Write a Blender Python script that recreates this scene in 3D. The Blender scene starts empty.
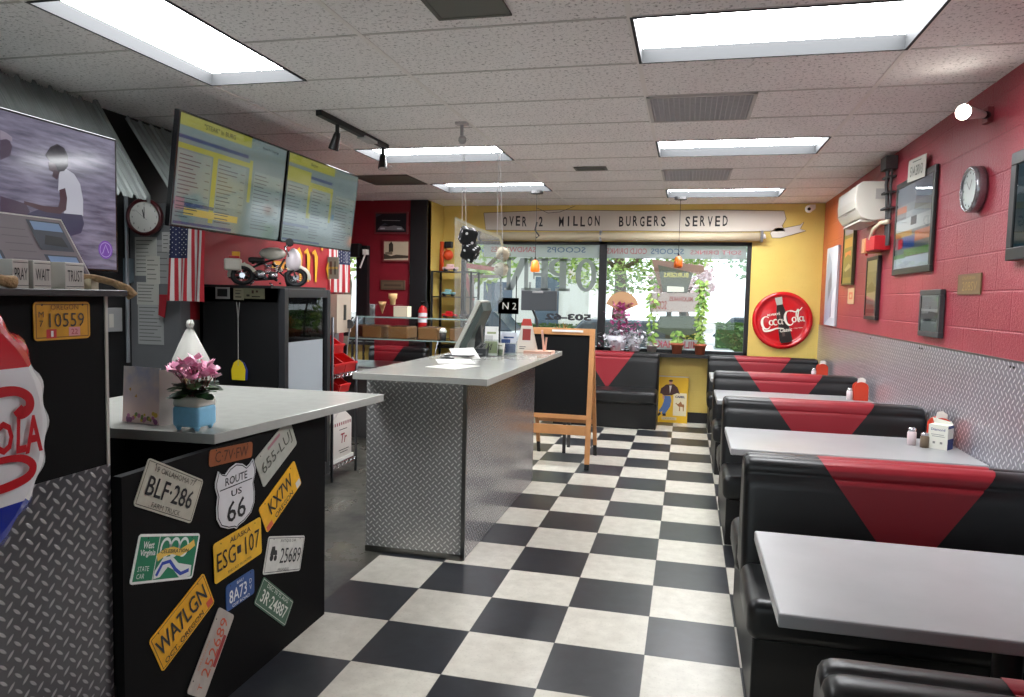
import bpy, math, random
from mathutils import Vector as V, Matrix
random.seed(7)
C = bpy.context.scene.collection
sc = bpy.context.scene

# ---------------------------------------------------------------- camera
CH = 1.5155
CR = V((0.97173, 0.23500, 0.02261)); CU = V((-0.03861, 0.06373, 0.99722)); CF = V((-0.23290, 0.96991, -0.07100))
FPX = 728.44
cd = bpy.data.cameras.new('camera'); cam = bpy.data.objects.new('camera', cd); C.objects.link(cam)
m = Matrix((CR, CU, -CF)).transposed().to_4x4(); m.translation = V((0, 0, CH)); cam.matrix_world = m
cd.sensor_width = 36; cd.lens = FPX * 36 / 1024; cd.clip_start = .05
sc.camera = cam

def at(px, py, **k):
    """the point where the sight line of a photo pixel meets a plane of the room (x=, y= or z=)"""
    d = CF + CR * ((px - 512) / FPX) - CU * ((py - 348.5) / FPX)
    ax, v = list(k.items())[0]; i = 'xyz'.index(ax); o = V((0, 0, CH))
    return o + d * ((v - o[i]) / d[i])

# ---------------------------------------------------------------- world, exposure
sc.view_settings.view_transform = 'Standard'; sc.view_settings.look = 'None'
sc.view_settings.gamma = 1; sc.view_settings.use_curve_mapping = False
sc.view_settings.exposure = 0.5
W = bpy.data.worlds.new('sky'); sc.world = W; W.use_nodes = True
bg = W.node_tree.nodes['Background']
bg.inputs[0].default_value = (.86, .93, 1, 1); bg.inputs[1].default_value = 2.0
sd = bpy.data.lights.new('sun', 'SUN'); sd.energy = 1.8; sd.angle = .3; sd.color = (1, .97, .9)
so = bpy.data.objects.new('sun', sd); C.objects.link(so); so.rotation_euler = (math.radians(-35), math.radians(25), 0)
LIGHT = 21.0          # strength of the fluorescent lenses

# ---------------------------------------------------------------- materials
def lin(c):
    return tuple(((v / 255) / 12.92 if v / 255 <= .04045 else ((v / 255 + .055) / 1.055) ** 2.4) for v in c) + (1,)
MC = {}
def mat(c, rough=.5, metal=0, var=0, scale=20, bump=0, emit=0, spec=.5, coat=0, name=None, sheen=0):
    key = (c, rough, metal, var, scale, bump, emit, spec, coat)
    if key in MC: return MC[key]
    m = bpy.data.materials.new(name or 'paint'); m.use_nodes = True; MC[key] = m
    nt = m.node_tree; b = nt.nodes['Principled BSDF']
    b.inputs['Base Color'].default_value = lin(c); b.inputs['Roughness'].default_value = rough
    b.inputs['Metallic'].default_value = metal; b.inputs['Specular IOR Level'].default_value = spec
    b.inputs['Coat Weight'].default_value = coat
    if emit:
        b.inputs['Emission Color'].default_value = lin(c); b.inputs['Emission Strength'].default_value = emit
    if var or bump:
        tc = nt.nodes.new('ShaderNodeTexCoord'); n = nt.nodes.new('ShaderNodeTexNoise')
        n.inputs['Scale'].default_value = scale; n.inputs['Detail'].default_value = 4
        nt.links.new(tc.outputs['Object'], n.inputs['Vector'])
        if var:
            mx = nt.nodes.new('ShaderNodeMix'); mx.data_type = 'RGBA'
            l = lin(c)
            mx.inputs[6].default_value = tuple(max(0, v * (1 - var)) for v in l[:3]) + (1,)
            mx.inputs[7].default_value = tuple(min(1, v * (1 + var)) for v in l[:3]) + (1,)
            mr = nt.nodes.new('ShaderNodeMapRange'); mr.inputs[1].default_value = .3; mr.inputs[2].default_value = .7
            nt.links.new(n.outputs[0], mr.inputs[0]); nt.links.new(mr.outputs[0], mx.inputs[0])
            nt.links.new(mx.outputs[2], b.inputs['Base Color'])
        if bump:
            bp = nt.nodes.new('ShaderNodeBump'); bp.inputs['Strength'].default_value = bump; bp.inputs['Distance'].default_value = .01
            nt.links.new(n.outputs[0], bp.inputs['Height']); nt.links.new(bp.outputs[0], b.inputs['Normal'])
    return m

class NG:
    """tiny node-graph helper"""
    def __init__(s, name):
        s.m = bpy.data.materials.new(name); s.m.use_nodes = True; s.nt = s.m.node_tree; s.b = s.nt.nodes['Principled BSDF']
        s.tc = s.nt.nodes.new('ShaderNodeTexCoord')
    def math(s, op, a, b=None, c=None, clamp=False):
        n = s.nt.nodes.new('ShaderNodeMath'); n.operation = op; n.use_clamp = clamp
        for i, v in enumerate((a, b, c)):
            if v is None: continue
            if isinstance(v, (int, float)): n.inputs[i].default_value = v
            else: s.nt.links.new(v, n.inputs[i])
        return n.outputs[0]
    def sep(s):
        n = s.nt.nodes.new('ShaderNodeSeparateXYZ'); s.nt.links.new(s.tc.outputs['Object'], n.inputs[0]); return n.outputs
    def comb(s, x, y, z):
        n = s.nt.nodes.new('ShaderNodeCombineXYZ')
        for i, v in enumerate((x, y, z)):
            if isinstance(v, (int, float)): n.inputs[i].default_value = v
            else: s.nt.links.new(v, n.inputs[i])
        return n.outputs[0]
    def noise(s, scale, detail=4, vec=None, rough=.5):
        n = s.nt.nodes.new('ShaderNodeTexNoise'); n.inputs['Scale'].default_value = scale; n.inputs['Detail'].default_value = detail
        n.inputs['Roughness'].default_value = rough
        s.nt.links.new(vec or s.tc.outputs['Object'], n.inputs['Vector']); return n.outputs[0]
    def mix(s, f, a, b):
        n = s.nt.nodes.new('ShaderNodeMix'); n.data_type = 'RGBA'
        for i, v in ((0, f), (6, a), (7, b)):
            if isinstance(v, (int, float, tuple)): n.inputs[i].default_value = v
            else: s.nt.links.new(v, n.inputs[i])
        return n.outputs[2]
    def rng(s, v, a, b, c=0, d=1):
        n = s.nt.nodes.new('ShaderNodeMapRange'); s.nt.links.new(v, n.inputs[0])
        for i, x in enumerate((a, b, c, d)): n.inputs[i + 1].default_value = x
        return n.outputs[0]
    def bump(s, h, strength=.5, dist=.01):
        n = s.nt.nodes.new('ShaderNodeBump'); n.inputs['Strength'].default_value = strength; n.inputs['Distance'].default_value = dist
        s.nt.links.new(h, n.inputs['Height']); s.nt.links.new(n.outputs[0], s.b.inputs['Normal'])
    def set(s, k, v):
        if isinstance(v, (int, float, tuple)): s.b.inputs[k].default_value = v
        else: s.nt.links.new(v, s.b.inputs[k])

def diamond(name, ax, cell=.03, rot=True, base=(150, 150, 150), low=(96, 96, 98), metal=.7, rough=.3):
    g = NG(name); X = g.sep(); a, b = X['xyz'.index(ax[0])], X['xyz'.index(ax[1])]
    if rot:
        p = g.math('ADD', a, b); q = g.math('SUBTRACT', a, b)
    else: p, q = a, b
    k = 1 / (cell * (1.4142 if rot else 1))
    p = g.math('MULTIPLY', p, k); q = g.math('MULTIPLY', q, k)
    i = g.math('FLOOR', p); j = g.math('FLOOR', q)
    fx = g.math('SUBTRACT', g.math('SUBTRACT', p, i), .5); fy = g.math('SUBTRACT', g.math('SUBTRACT', q, j), .5)
    par = g.math('FLOORED_MODULO', g.math('ADD', i, j), 2)      # 0 / 1 : the lozenge lies along one axis or the other
    inv = g.math('SUBTRACT', 1, par)
    lo = g.math('ADD', g.math('MULTIPLY', fx, par), g.math('MULTIPLY', fy, inv))
    sh = g.math('ADD', g.math('MULTIPLY', fy, par), g.math('MULTIPLY', fx, inv))
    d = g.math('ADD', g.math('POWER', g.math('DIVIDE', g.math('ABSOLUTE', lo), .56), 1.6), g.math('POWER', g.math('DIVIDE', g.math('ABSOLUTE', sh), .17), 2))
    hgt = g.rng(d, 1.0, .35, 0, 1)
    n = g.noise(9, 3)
    col = g.mix(hgt, g.mix(g.rng(n, .35, .65), lin(low), lin(tuple(v + 6 for v in low))), lin(base))  # tread highlights put into the colour: polished lozenges lighter, dirty recesses darker
    g.set('Base Color', col); g.set('Metallic', metal)
    g.set('Roughness', rough); g.bump(hgt, .7, .003)
    return g.m

def glass_mat(tint=(.96, .98, .97, 1), name='clear_glass', ior=1.45, whiten=0, wc=.85):
    m = bpy.data.materials.new(name); m.use_nodes = True; nt = m.node_tree
    for n in list(nt.nodes): nt.nodes.remove(n)
    out = nt.nodes.new('ShaderNodeOutputMaterial'); mx = nt.nodes.new('ShaderNodeMixShader')
    tr = nt.nodes.new('ShaderNodeBsdfTransparent'); gl = nt.nodes.new('ShaderNodeBsdfGlossy'); fr = nt.nodes.new('ShaderNodeFresnel')
    tr.inputs[0].default_value = tint; gl.inputs['Roughness'].default_value = .02; fr.inputs[0].default_value = ior
    nt.links.new(fr.outputs[0], mx.inputs[0]); nt.links.new(tr.outputs[0], mx.inputs[1]); nt.links.new(gl.outputs[0], mx.inputs[2])
    last = mx.outputs[0]
    if whiten:
        df = nt.nodes.new('ShaderNodeBsdfDiffuse'); df.inputs[0].default_value = (.85, .85, .85, 1)
        tl = nt.nodes.new('ShaderNodeBsdfTranslucent'); tl.inputs[0].default_value = (wc, wc, wc, 1)
        a = nt.nodes.new('ShaderNodeAddShader'); nt.links.new(df.outputs[0], a.inputs[0]); nt.links.new(tl.outputs[0], a.inputs[1])
        m2 = nt.nodes.new('ShaderNodeMixShader'); m2.inputs[0].default_value = whiten
        nt.links.new(last, m2.inputs[1]); nt.links.new(tl.outputs[0], m2.inputs[2]); last = m2.outputs[0]
    nt.links.new(last, out.inputs[0]); return m
GLASS = glass_mat()
ACRYL = glass_mat((.93, .95, .94, 1), 'acrylic', whiten=.07)
FROST = glass_mat((.7, .72, .72, 1), 'frosted_vinyl', whiten=.55)

# ---------------------------------------------------------------- mesh building
class Fr:
    def __init__(s, o, u, v): s.o, s.u, s.v = V(o), V(u).normalized(), V(v).normalized(); s.n = s.u.cross(s.v)
    def p(s, a, b, c=0): return s.o + s.u * a + s.v * b + s.n * c
    def sub(s, a, b, ang=0, c=0):
        t = math.radians(ang); return Fr(s.p(a, b, c), s.u * math.cos(t) + s.v * math.sin(t), s.v * math.cos(t) - s.u * math.sin(t))
def wallL(x, y, z, ang=0): return Fr((x, y, z), (0, 1, 0), (0, 0, 1)).sub(0, 0, ang)     # faces +x
def wallR(x, y, z, ang=0): return Fr((x, y, z), (0, -1, 0), (0, 0, 1)).sub(0, 0, ang)    # faces -x
def wallB(x, y, z, ang=0): return Fr((x, y, z), (1, 0, 0), (0, 0, 1)).sub(0, 0, ang)     # faces the camera
WID = Fr((0, 0, 0), (1, 0, 0), (0, 1, 0))                                              # world axes, n = up

TXT = {}
def text_geo(s, bold, shear):
    k = (s, bold, shear)
    if k not in TXT:
        cu = bpy.data.curves.new('t', 'FONT'); cu.body = s; cu.size = 1; cu.align_x = 'CENTER'; cu.align_y = 'CENTER'
        cu.offset = bold; cu.shear = shear; cu.resolution_u = 2; cu.extrude = 0
        o = bpy.data.objects.new('t', cu); me = bpy.data.meshes.new_from_object(o)
        vs = [v.co.copy() for v in me.vertices]; fs = [tuple(p.vertices) for p in me.polygons]
        bpy.data.objects.remove(o); bpy.data.curves.remove(cu); bpy.data.meshes.remove(me)
        if vs:
            x0, x1 = min(v.x for v in vs), max(v.x for v in vs); y0, y1 = min(v.y for v in vs), max(v.y for v in vs)
        else: x0 = x1 = y0 = y1 = 0
        TXT[k] = (vs, fs, (x0, x1, y0, y1))
    return TXT[k]

class MB:
    def __init__(s, m=None): s.v, s.f, s.mi, s.ms, s.cur = [], [], [], [], 0; (m and s.m(m))
    def m(s, mt):
        if mt not in s.ms: s.ms.append(mt)
        s.cur = s.ms.index(mt); return s
    def add(s, vs, fs):
        b = len(s.v); s.v += [V(v) for v in vs]
        for f in fs: s.f.append(tuple(b + i for i in f)); s.mi.append(s.cur)
        return s
    def quad(s, *p): return s.add(p, [tuple(range(len(p)))])
    def box(s, x0, y0, z0, x1, y1, z1, fr=WID):
        c = [fr.p(x, y, z) for z in (z0, z1) for y in (y0, y1) for x in (x0, x1)]
        return s.add(c, [(0, 2, 3, 1), (4, 5, 7, 6), (0, 1, 5, 4), (2, 6, 7, 3), (0, 4, 6, 2), (1, 3, 7, 5)])
    def rbox(s, x0, y0, z0, x1, y1, z1, r=.02, fr=WID, n=3):
        """box with rounded edges (a superellipsoid-like shell of rings along z)"""
        r = min(r, (x1 - x0) / 2.001, (y1 - y0) / 2.001, (z1 - z0) / 2.001)
        rings = []
        for k in range(n + 1):
            a = math.pi / 2 * k / n; rings.append((z0 + r - r * math.cos(a), r - r * math.sin(a)))
        for k in range(n + 1):
            a = math.pi / 2 * k / n; rings.append((z1 - r + r * math.sin(a), r - r * math.cos(a)))
        vs = []; per = 4 * (n + 1)
        for z, ins in rings:
            rr = max(r - ins, 1e-5)
            for cx, cy, a0 in ((x1 - r, y1 - r, 0), (x0 + r, y1 - r, 90), (x0 + r, y0 + r, 180), (x1 - r, y0 + r, 270)):
                for k in range(n + 1):
                    t = math.radians(a0 + 90 * k / n); vs.append(fr.p(cx + rr * math.cos(t), cy + rr * math.sin(t), z))
        fs = [(i * per + j, i * per + (j + 1) % per, (i + 1) * per + (j + 1) % per, (i + 1) * per + j) for i in range(len(rings) - 1) for j in range(per)]
        fs += [tuple(reversed(range(per))), tuple((len(rings) - 1) * per + j for j in range(per))]
        return s.add(vs, fs)
    def prism(s, pts, c0, c1, fr):
        """2-D outline pushed from depth c0 to c1 in a frame"""
        n = len(pts); vs = [fr.p(a, b, c0) for a, b in pts] + [fr.p(a, b, c1) for a, b in pts]
        return s.add(vs, [tuple(range(n, 2 * n)), tuple(reversed(range(n)))] + [(i, (i + 1) % n, n + (i + 1) % n, n + i) for i in range(n)])
    def poly(s, pts, fr, c=0): return s.add([fr.p(a, b, c) for a, b in pts], [tuple(range(len(pts)))])
    def rect(s, a0, b0, a1, b1, fr, c=0): return s.poly([(a0, b0), (a1, b0), (a1, b1), (a0, b1)], fr, c)
    def disc(s, a, b, r, fr, c=0, n=20, ry=None): return s.poly([(a + r * math.cos(2 * math.pi * k / n), b + (ry or r) * math.sin(2 * math.pi * k / n)) for k in range(n)], fr, c)
    def ring(s, a, b, r0, r1, fr, c=0, n=28, ry=1):
        vs = []
        for k in range(n):
            t = 2 * math.pi * k / n
            vs += [fr.p(a + r0 * math.cos(t), b + r0 * ry * math.sin(t), c), fr.p(a + r1 * math.cos(t), b + r1 * ry * math.sin(t), c)]
        return s.add(vs, [(2 * k, 2 * k + 1, (2 * k + 3) % (2 * n), (2 * k + 2) % (2 * n)) for k in range(n)])
    def line(s, pts, w, fr, c=0, sm=False):
        """flat brush stroke through the points (rounded through them); w is a width or a list of widths"""
        if sm and len(pts) > 2:
            ws = list(w) if isinstance(w, (list, tuple)) else [w] * len(pts); q, qw = [], []
            for i in range(len(pts) - 1):
                p0, p1, p2, p3 = (V(pts[max(i - 1, 0)]).to_2d(), V(pts[i]).to_2d(), V(pts[i + 1]).to_2d(), V(pts[min(i + 2, len(pts) - 1)]).to_2d())
                for k in range(5):
                    t = k / 5; p = .5 * (2 * p1 + (p2 - p0) * t + (2 * p0 - 5 * p1 + 4 * p2 - p3) * t * t + (3 * p1 - p0 - 3 * p2 + p3) * t ** 3)
                    q.append((p.x, p.y)); qw.append(ws[i] + (ws[i + 1] - ws[i]) * t)
            pts, w = q + [tuple(pts[-1])], qw + [ws[-1]]
        n = len(pts); ws = w if isinstance(w, (list, tuple)) else [w] * n; vs = []
        for i, (x, y) in enumerate(pts):
            x0, y0 = pts[max(i - 1, 0)]; x1, y1 = pts[min(i + 1, n - 1)]
            dx, dy = x1 - x0, y1 - y0; L = math.hypot(dx, dy) or 1
            vs += [fr.p(x - dy / L * ws[i] / 2, y + dx / L * ws[i] / 2, c), fr.p(x + dy / L * ws[i] / 2, y - dx / L * ws[i] / 2, c)]
        return s.add(vs, [(2 * i + 1, 2 * i + 3, 2 * i + 2, 2 * i) for i in range(n - 1)])
    def tube(s, pts, r, n=8, cap=True):
        pts = [V(p) for p in pts]; rs = r if isinstance(r, (list, tuple)) else [r] * len(pts); vs = []; prev = None
        for i, p in enumerate(pts):
            t = (pts[min(i + 1, len(pts) - 1)] - pts[max(i - 1, 0)]).normalized()
            a = prev if prev is not None else (V((0, 0, 1)) if abs(t.z) < .9 else V((1, 0, 0)))
            a = (a - t * a.dot(t)); a = a.normalized() if a.length > 1e-6 else t.orthogonal().normalized(); prev = a; b = t.cross(a)
            vs += [p + (a * math.cos(2 * math.pi * k / n) + b * math.sin(2 * math.pi * k / n)) * rs[i] for k in range(n)]
        fs = [(i * n + k, i * n + (k + 1) % n, (i + 1) * n + (k + 1) % n, (i + 1) * n + k) for i in range(len(pts) - 1) for k in range(n)]
        if cap: fs += [tuple(reversed(range(n))), tuple((len(pts) - 1) * n + k for k in range(n))]
        return s.add(vs, fs)
    def lathe(s, prof, o, axis=(0, 0, 1), n=20, cap=True):
        ax = V(axis).normalized(); a = ax.orthogonal().normalized(); b = ax.cross(a); o = V(o); vs = []
        for r, h in prof: vs += [o + ax * h + (a * math.cos(2 * math.pi * k / n) + b * math.sin(2 * math.pi * k / n)) * max(r, 1e-5) for k in range(n)]
        fs = [(i * n + k, i * n + (k + 1) % n, (i + 1) * n + (k + 1) % n, (i + 1) * n + k) for i in range(len(prof) - 1) for k in range(n)]
        if cap: fs += [tuple(reversed(range(n))), tuple((len(prof) - 1) * n + k for k in range(n))]
        return s.add(vs, fs)
    def ball(s, c, r, n=10, sx=1, sy=1, sz=1):
        c = V(c); vs = []; h = n // 2
        for i in range(h + 1):
            t = math.pi * i / h
            for k in range(n):
                a = 2 * math.pi * k / n; vs.append(c + V((r * sx * math.sin(t) * math.cos(a), r * sy * math.sin(t) * math.sin(a), r * sz * math.cos(t))))
        return s.add(vs, [(i * n + k, (i + 1) * n + k, (i + 1) * n + (k + 1) % n, i * n + (k + 1) % n) for i in range(h) for k in range(n)])
    def leaf(s, p, d, up, L, w):
        p, d, up = V(p), V(d).normalized(), V(up); sd = d.cross(up)
        sd = sd.normalized() if sd.length > 1e-5 else d.orthogonal().normalized()
        return s.add([p, p + d * L * .5 + sd * w / 2, p + d * L, p + d * L * .5 - sd * w / 2], [(0, 1, 2, 3)])
    def text(s, st, a, b, size, fr, c=.0005, w=None, bold=.0, shear=0, h=None, mirror=False):
        """letters centred on (a, b); size = cap height, w = forced width"""
        vs, fs, (x0, x1, y0, y1) = text_geo(st, bold, shear)
        if not vs: return s
        ky = size / (y1 - y0) if h is None else h / (y1 - y0); kx = ky if w is None else w / (x1 - x0)
        if mirror: kx = -kx
        mx, my = (x0 + x1) / 2, (y0 + y1) / 2
        if mirror: fs = [tuple(reversed(f)) for f in fs]
        return s.add([fr.p(a + (v.x - mx) * kx, b + (v.y - my) * ky, c) for v in vs], fs)
    def build(s, name, parent=None, origin=None, smooth=False, bevel=0, label=None, cat=None, group=None, kind=None):
        me = bpy.data.meshes.new(name); o = bpy.data.objects.new(name, me)
        if parent is not None: og = ORG[parent.name]
        elif origin is not None: og = V(origin)
        else:
            xs = [v.x for v in s.v]; ys = [v.y for v in s.v]; og = V(((min(xs) + max(xs)) / 2, (min(ys) + max(ys)) / 2, min(v.z for v in s.v)))
        me.from_pydata([v - og for v in s.v], [], s.f)
        for mt in s.ms: me.materials.append(mt)
        for i, p in enumerate(me.polygons): p.material_index = s.mi[i]; p.use_smooth = smooth
        me.validate(); me.update()
        if bevel:
            bv = o.modifiers.new('bevel', 'BEVEL'); bv.width = bevel; bv.segments = 2; bv.limit_method = 'ANGLE'
        C.objects.link(o)
        if parent is not None: o.parent = parent
        else: o.location = og
        ORG[o.name] = og
        tag(o, label, cat, group, kind)
        return o
ORG = {}
def tag(o, label=None, cat=None, group=None, kind=None):
    for k, v in (('label', label), ('category', cat), ('group', group), ('kind', kind)):
        if v: o[k] = v
    return o
def thing(name, loc, label, cat, group=None, kind=None):
    o = bpy.data.objects.new(name, None); C.objects.link(o); o.location = loc; o.empty_display_size = .1; ORG[o.name] = V(loc)
    return tag(o, label, cat, group, kind)
def dup(o, d=(0, 0, 0), label=None, parent=None):
    c = o.copy(); C.objects.link(c)
    if parent is not None: c.parent = parent
    else:
        c.location = V(o.location) + V(d)
        if label: c['label'] = label
    for ch in [x for x in bpy.data.objects if x.parent == o]: dup(ch, parent=c)
    ORG[c.name] = V(c.location)
    return c
def struct(mb, name, **k): return mb.build(name, origin=k.pop('origin', (0, 0, 0)), kind='structure', **k)

# common paints
BLK = mat((16, 16, 17), .45); BLKM = mat((26, 26, 28), .6); WHT = mat((232, 230, 224), .5); CHROME = mat((200, 200, 205), .18, 1)
STEEL = mat((150, 152, 155), .3, 1); GREY = mat((120, 120, 118), .6); RED = mat((190, 25, 30), .4); DKG = mat((60, 60, 60), .6)
YEL = mat((222, 172, 40), .45); INK = mat((28, 28, 30), .6); CREAM = mat((225, 215, 190), .6)
H = 2.693; XR = 1.52; YB = 9.27; T = .391

# ================================================================ THE ROOM
# checker floor
g = NG('checker_vinyl_tiles'); X = g.sep()
p = g.math('DIVIDE', g.math('ADD', X[0], .12464 + T * 40), T); q = g.math('DIVIDE', g.math('SUBTRACT', X[1], 3.0718 - T * 40), T)
par = g.math('FLOORED_MODULO', g.math('ADD', g.math('ADD', g.math('FLOOR', p), g.math('FLOOR', q)), 1), 2)
n1, n2 = g.noise(14, 6, rough=.55), g.noise(90, 3)
wh = g.mix(g.rng(n1, .3, .7), lin((184, 179, 167)), lin((202, 198, 186)))
wh = g.mix(g.rng(n2, .58, .72, 0, .4), wh, lin((150, 144, 132)))
bk = g.mix(g.rng(n1, .35, .7), lin((37, 38, 42)), lin((45, 47, 52)))
col = g.mix(par, wh, bk)
def edge(v):
    f = g.math('ABSOLUTE', g.math('SUBTRACT', g.math('FRACT', v), .5)); return g.rng(f, .4945, .4985)
ed = g.math('MAXIMUM', edge(p), edge(q))
col = g.mix(g.math('MULTIPLY', ed, .75), col, lin((50, 48, 45)))
g.set('Base Color', col); g.set('Roughness', .3); g.set('Specular IOR Level', .45)
g.bump(g.math('ADD', g.math('MULTIPLY', g.noise(7, 3), .5), g.math('MULTIPLY', ed, -.3)), .12, .006)
CHK = g.m
g = NG('stained_concrete'); n = g.noise(2.2, 8, rough=.7)
g.set('Base Color', g.mix(g.rng(n, .35, .68), lin((34, 34, 31)), lin((88, 86, 78)))); g.set('Roughness', g.rng(n, .3, .7, .55, .18)); CONC = g.m
XC = -.12464 - 4 * T
struct(MB(CHK).box(XC, -2.2, -.1, XR, YB, 0), 'floor')
struct(MB(CHK).box(-2.9, 6.3, -.1, XC, YB, 0), 'floor')
struct(MB(CONC).box(-5.0, -2.2, -.1, XC, 6.3, -.002).box(-5.0, 6.3, -.1, -2.9, 9.27, -.002), 'floor')

# ceiling : panels with openings for the light troffers
g = NG('acoustic_ceiling_tile'); v1 = g.noise(55, 4, rough=.75); v2 = g.noise(1.3, 2)
g.set('Base Color', g.mix(g.rng(v1, .34, .46), lin((150, 146, 142)), g.mix(g.rng(v2, .3, .7), lin((234, 231, 228)), lin((242, 239, 236))))); g.set('Roughness', .9); g.bump(v1, .5, .004)
CEIL = g.m
GX = [-.2845 + 1.2192 * k for k in range(-4, 3)]; GY = [3.1554 + .6096 * j for j in range(-9, 11)]
RT = []   # troffer openings: x0, y0, x1, y1
for (x, j, horiz) in ((-.2845, 0, 1), (-.2845, 4, 1), (-.2845, 8, 1), (-2.723, 4, 1), (-2.723, 7, 1)):
    RT.append((x, 3.1554 + .6096 * j, x + 1.2192, 3.1554 + .6096 * (j + 1)))
RT.append((-2.723, 3.1554 - .6096, -2.723 + .6096, 3.1554 + .6096))
xs = sorted(set([-5.0, XR] + [x for x in GX if -5 < x < XR] + [-2.723 + .6096])); ys = sorted(set([-2.2, YB + .05] + [y for y in GY if -2.2 < y < YB]))
cb = MB(CEIL)
for a, b in zip(xs, xs[1:]):
    for c, d in zip(ys, ys[1:]):
        mx, my = (a + b) / 2, (c + d) / 2
        if any(r[0] < mx < r[2] and r[1] < my < r[3] for r in RT): continue
        cb.box(a, c, H, b, d, H + .02)
cb.box(-5, -2.2, H + .2, XR, YB + .05, H + .22)
struct(cb, 'ceiling')
TB = mat((228, 224, 218), .5); tb = MB(TB)
def hole(x, y): return any(r[0] + .02 < x < r[2] - .02 and r[1] + .02 < y < r[3] - .02 for r in RT)
for x in GX:
    if x > -5:
        for c, d in zip(ys, ys[1:]):
            if not hole(x, (c + d) / 2): tb.box(x - .012, c, H - .004, x + .012, d, H + .001)
TB2 = mat((190, 186, 180), .6); tb.m(TB2)
for y in GY:
    if -2.2 < y < YB:
        for a, b in zip(xs, xs[1:]):
            if not hole((a + b) / 2, y): tb.box(a, y - .008, H - .003, b, y + .008, H + .001)
struct(tb, 'trim_1')

# right block wall with a faded orange corner, red elsewhere
def block_mat(name, c1, c2, orange=None, ax=('y', 'z'), bstr=.55):
    g = NG(name); X = g.sep(); u, v = X['xyz'.index(ax[0])], X['xyz'.index(ax[1])]
    br = g.nt.nodes.new('ShaderNodeTexBrick'); g.nt.links.new(g.comb(u, v, 0.0), br.inputs['Vector'])
    br.inputs['Scale'].default_value = 1; br.inputs['Mortar Size'].default_value = .006; br.inputs['Mortar Smooth'].default_value = .6
    br.inputs['Brick Width'].default_value = .4; br.inputs['Row Height'].default_value = .2
    n = g.noise(60, 5, rough=.7); n2 = g.noise(3, 3)
    col = g.mix(g.rng(n2, .3, .7), lin(c1), lin(c2))
    if orange:
        f = g.rng(g.math('ADD', X[1], g.math('MULTIPLY', g.noise(5, 3), .3)), 7.7, 8.6)
        f = g.math('MULTIPLY', f, g.rng(X[2], 1.1, 1.9)); col = g.mix(f, col, lin(orange))
    col = g.mix(g.rng(n, .6, .75, 0, .3), col, lin(tuple(int(v * .55) for v in c1)))
    g.set('Base Color', col); g.set('Roughness', .36)
    g.bump(g.math('ADD', g.math('MULTIPLY', n, .8), g.math('MULTIPLY', br.outputs['Fac'], -.6)), bstr, .012)
    return g.m
WR = block_mat('red_block_wall', (148, 48, 62), (160, 58, 72), (188, 92, 48))
struct(MB(WR).box(XR, -2.2, 0, XR + .15, YB + .15, H), 'wall_right')
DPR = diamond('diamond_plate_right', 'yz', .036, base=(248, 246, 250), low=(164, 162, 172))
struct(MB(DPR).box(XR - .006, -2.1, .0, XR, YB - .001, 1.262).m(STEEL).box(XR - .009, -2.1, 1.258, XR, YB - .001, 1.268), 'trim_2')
sb = MB(mat((70, 68, 66), .5, .8))
for y in (3.9, 3.94, 5.3, 5.35, 6.7, 8.0):
    sb.lathe([(.007, 0), (.006, .003), (.001, .004)], (XR - .009, y, 1.235), (-1, 0, 0), 10)
struct(sb, 'trim_3')

# back wall, yellow block, with two windows
YW = block_mat('yellow_block_wall', (216, 188, 98), (222, 196, 108), None, ('x', 'z'), .18)
X0, XM0, XM1, X1 = -2.95, -1.10, -1.045, .72; ZS, ZT = .86, 2.235
wb = MB(YW)
wb.box(-3.2, YB, 0, X0, YB + .2, H).box(X0, YB, 0, X1, YB + .2, ZS).box(X0, YB, ZT, X1, YB + .2, H).box(X1, YB, 0, XR, YB + .2, H)
struct(wb, 'wall_back')
struct(MB(YW).box(-3.28, 8.68, 0, -3.2, YB, H), 'wall_left')
struct(MB(mat((28, 26, 26), .6)).box(X0, YB - .014, 0, XR - .01, YB, .13), 'baseboard_back')
struct(MB(BLKM).box(-3.2, YB - .2, ZS - .04, X1 + .06, YB, ZS - .0).box(-3.19, YB, ZS - .04, X1, YB + .1, ZS), 'trim_4')
FRM = mat((38, 38, 40), .45, .3)
def window(n, a, b):
    f = MB(FRM); y0, y1 = YB + .02, YB + .1
    f.box(a, y0, ZS, a + .05, y1, ZT).box(b - .05, y0, ZS, b, y1, ZT).box(a, y0, ZT - .04, b, y1, ZT).box(a, y0, ZS, b, y1, ZS + .04)
    w = struct(f, 'window_%d' % n, bevel=.004)
    MB(GLASS).box(a + .05, YB + .055, ZS + .04, b - .05, YB + .061, ZT - .04).build('window_glass', w)
    return w
window(1, X0, XM0 + .03); window(2, XM1 - .03, X1)

# red wall with door at the back left, black posts
RW = mat((134, 26, 40), .5, 0, .08, 6, .05, name='red_paint'); BP = mat((22, 22, 24), .5)
struct(MB(RW).box(-3.98, 8.68, 0, -3.42, 8.8, H).box(-5.0, 8.68, 2.12, -3.98, 8.8, H), 'wall_back')
struct(MB(BP).box(-3.42, 8.64, 0, -3.2, 8.8, H), 'trim_5')
df = MB(BP).box(-5.0, 8.6, 0, -4.88, 8.8, 2.12).box(-4.13, 8.6, 0, -3.98, 8.8, 2.12).box(-4.88, 8.66, 2.04, -4.13, 8.76, 2.12).box(-4.88, 8.66, 0, -4.13, 8.76, .1).box(-4.88, 8.66, .96, -4.13, 8.72, 1.02)
dr = struct(df, 'door_1')
MB(GLASS).box(-4.88, 8.7, .1, -4.13, 8.706, 2.04).build('door_glass', dr)
MB(CHROME).tube([(-4.2, 8.66, .9), (-4.2, 8.61, .92), (-4.2, 8.61, 1.18), (-4.2, 8.66, 1.2)], .012).build('door_handle', dr)

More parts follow.
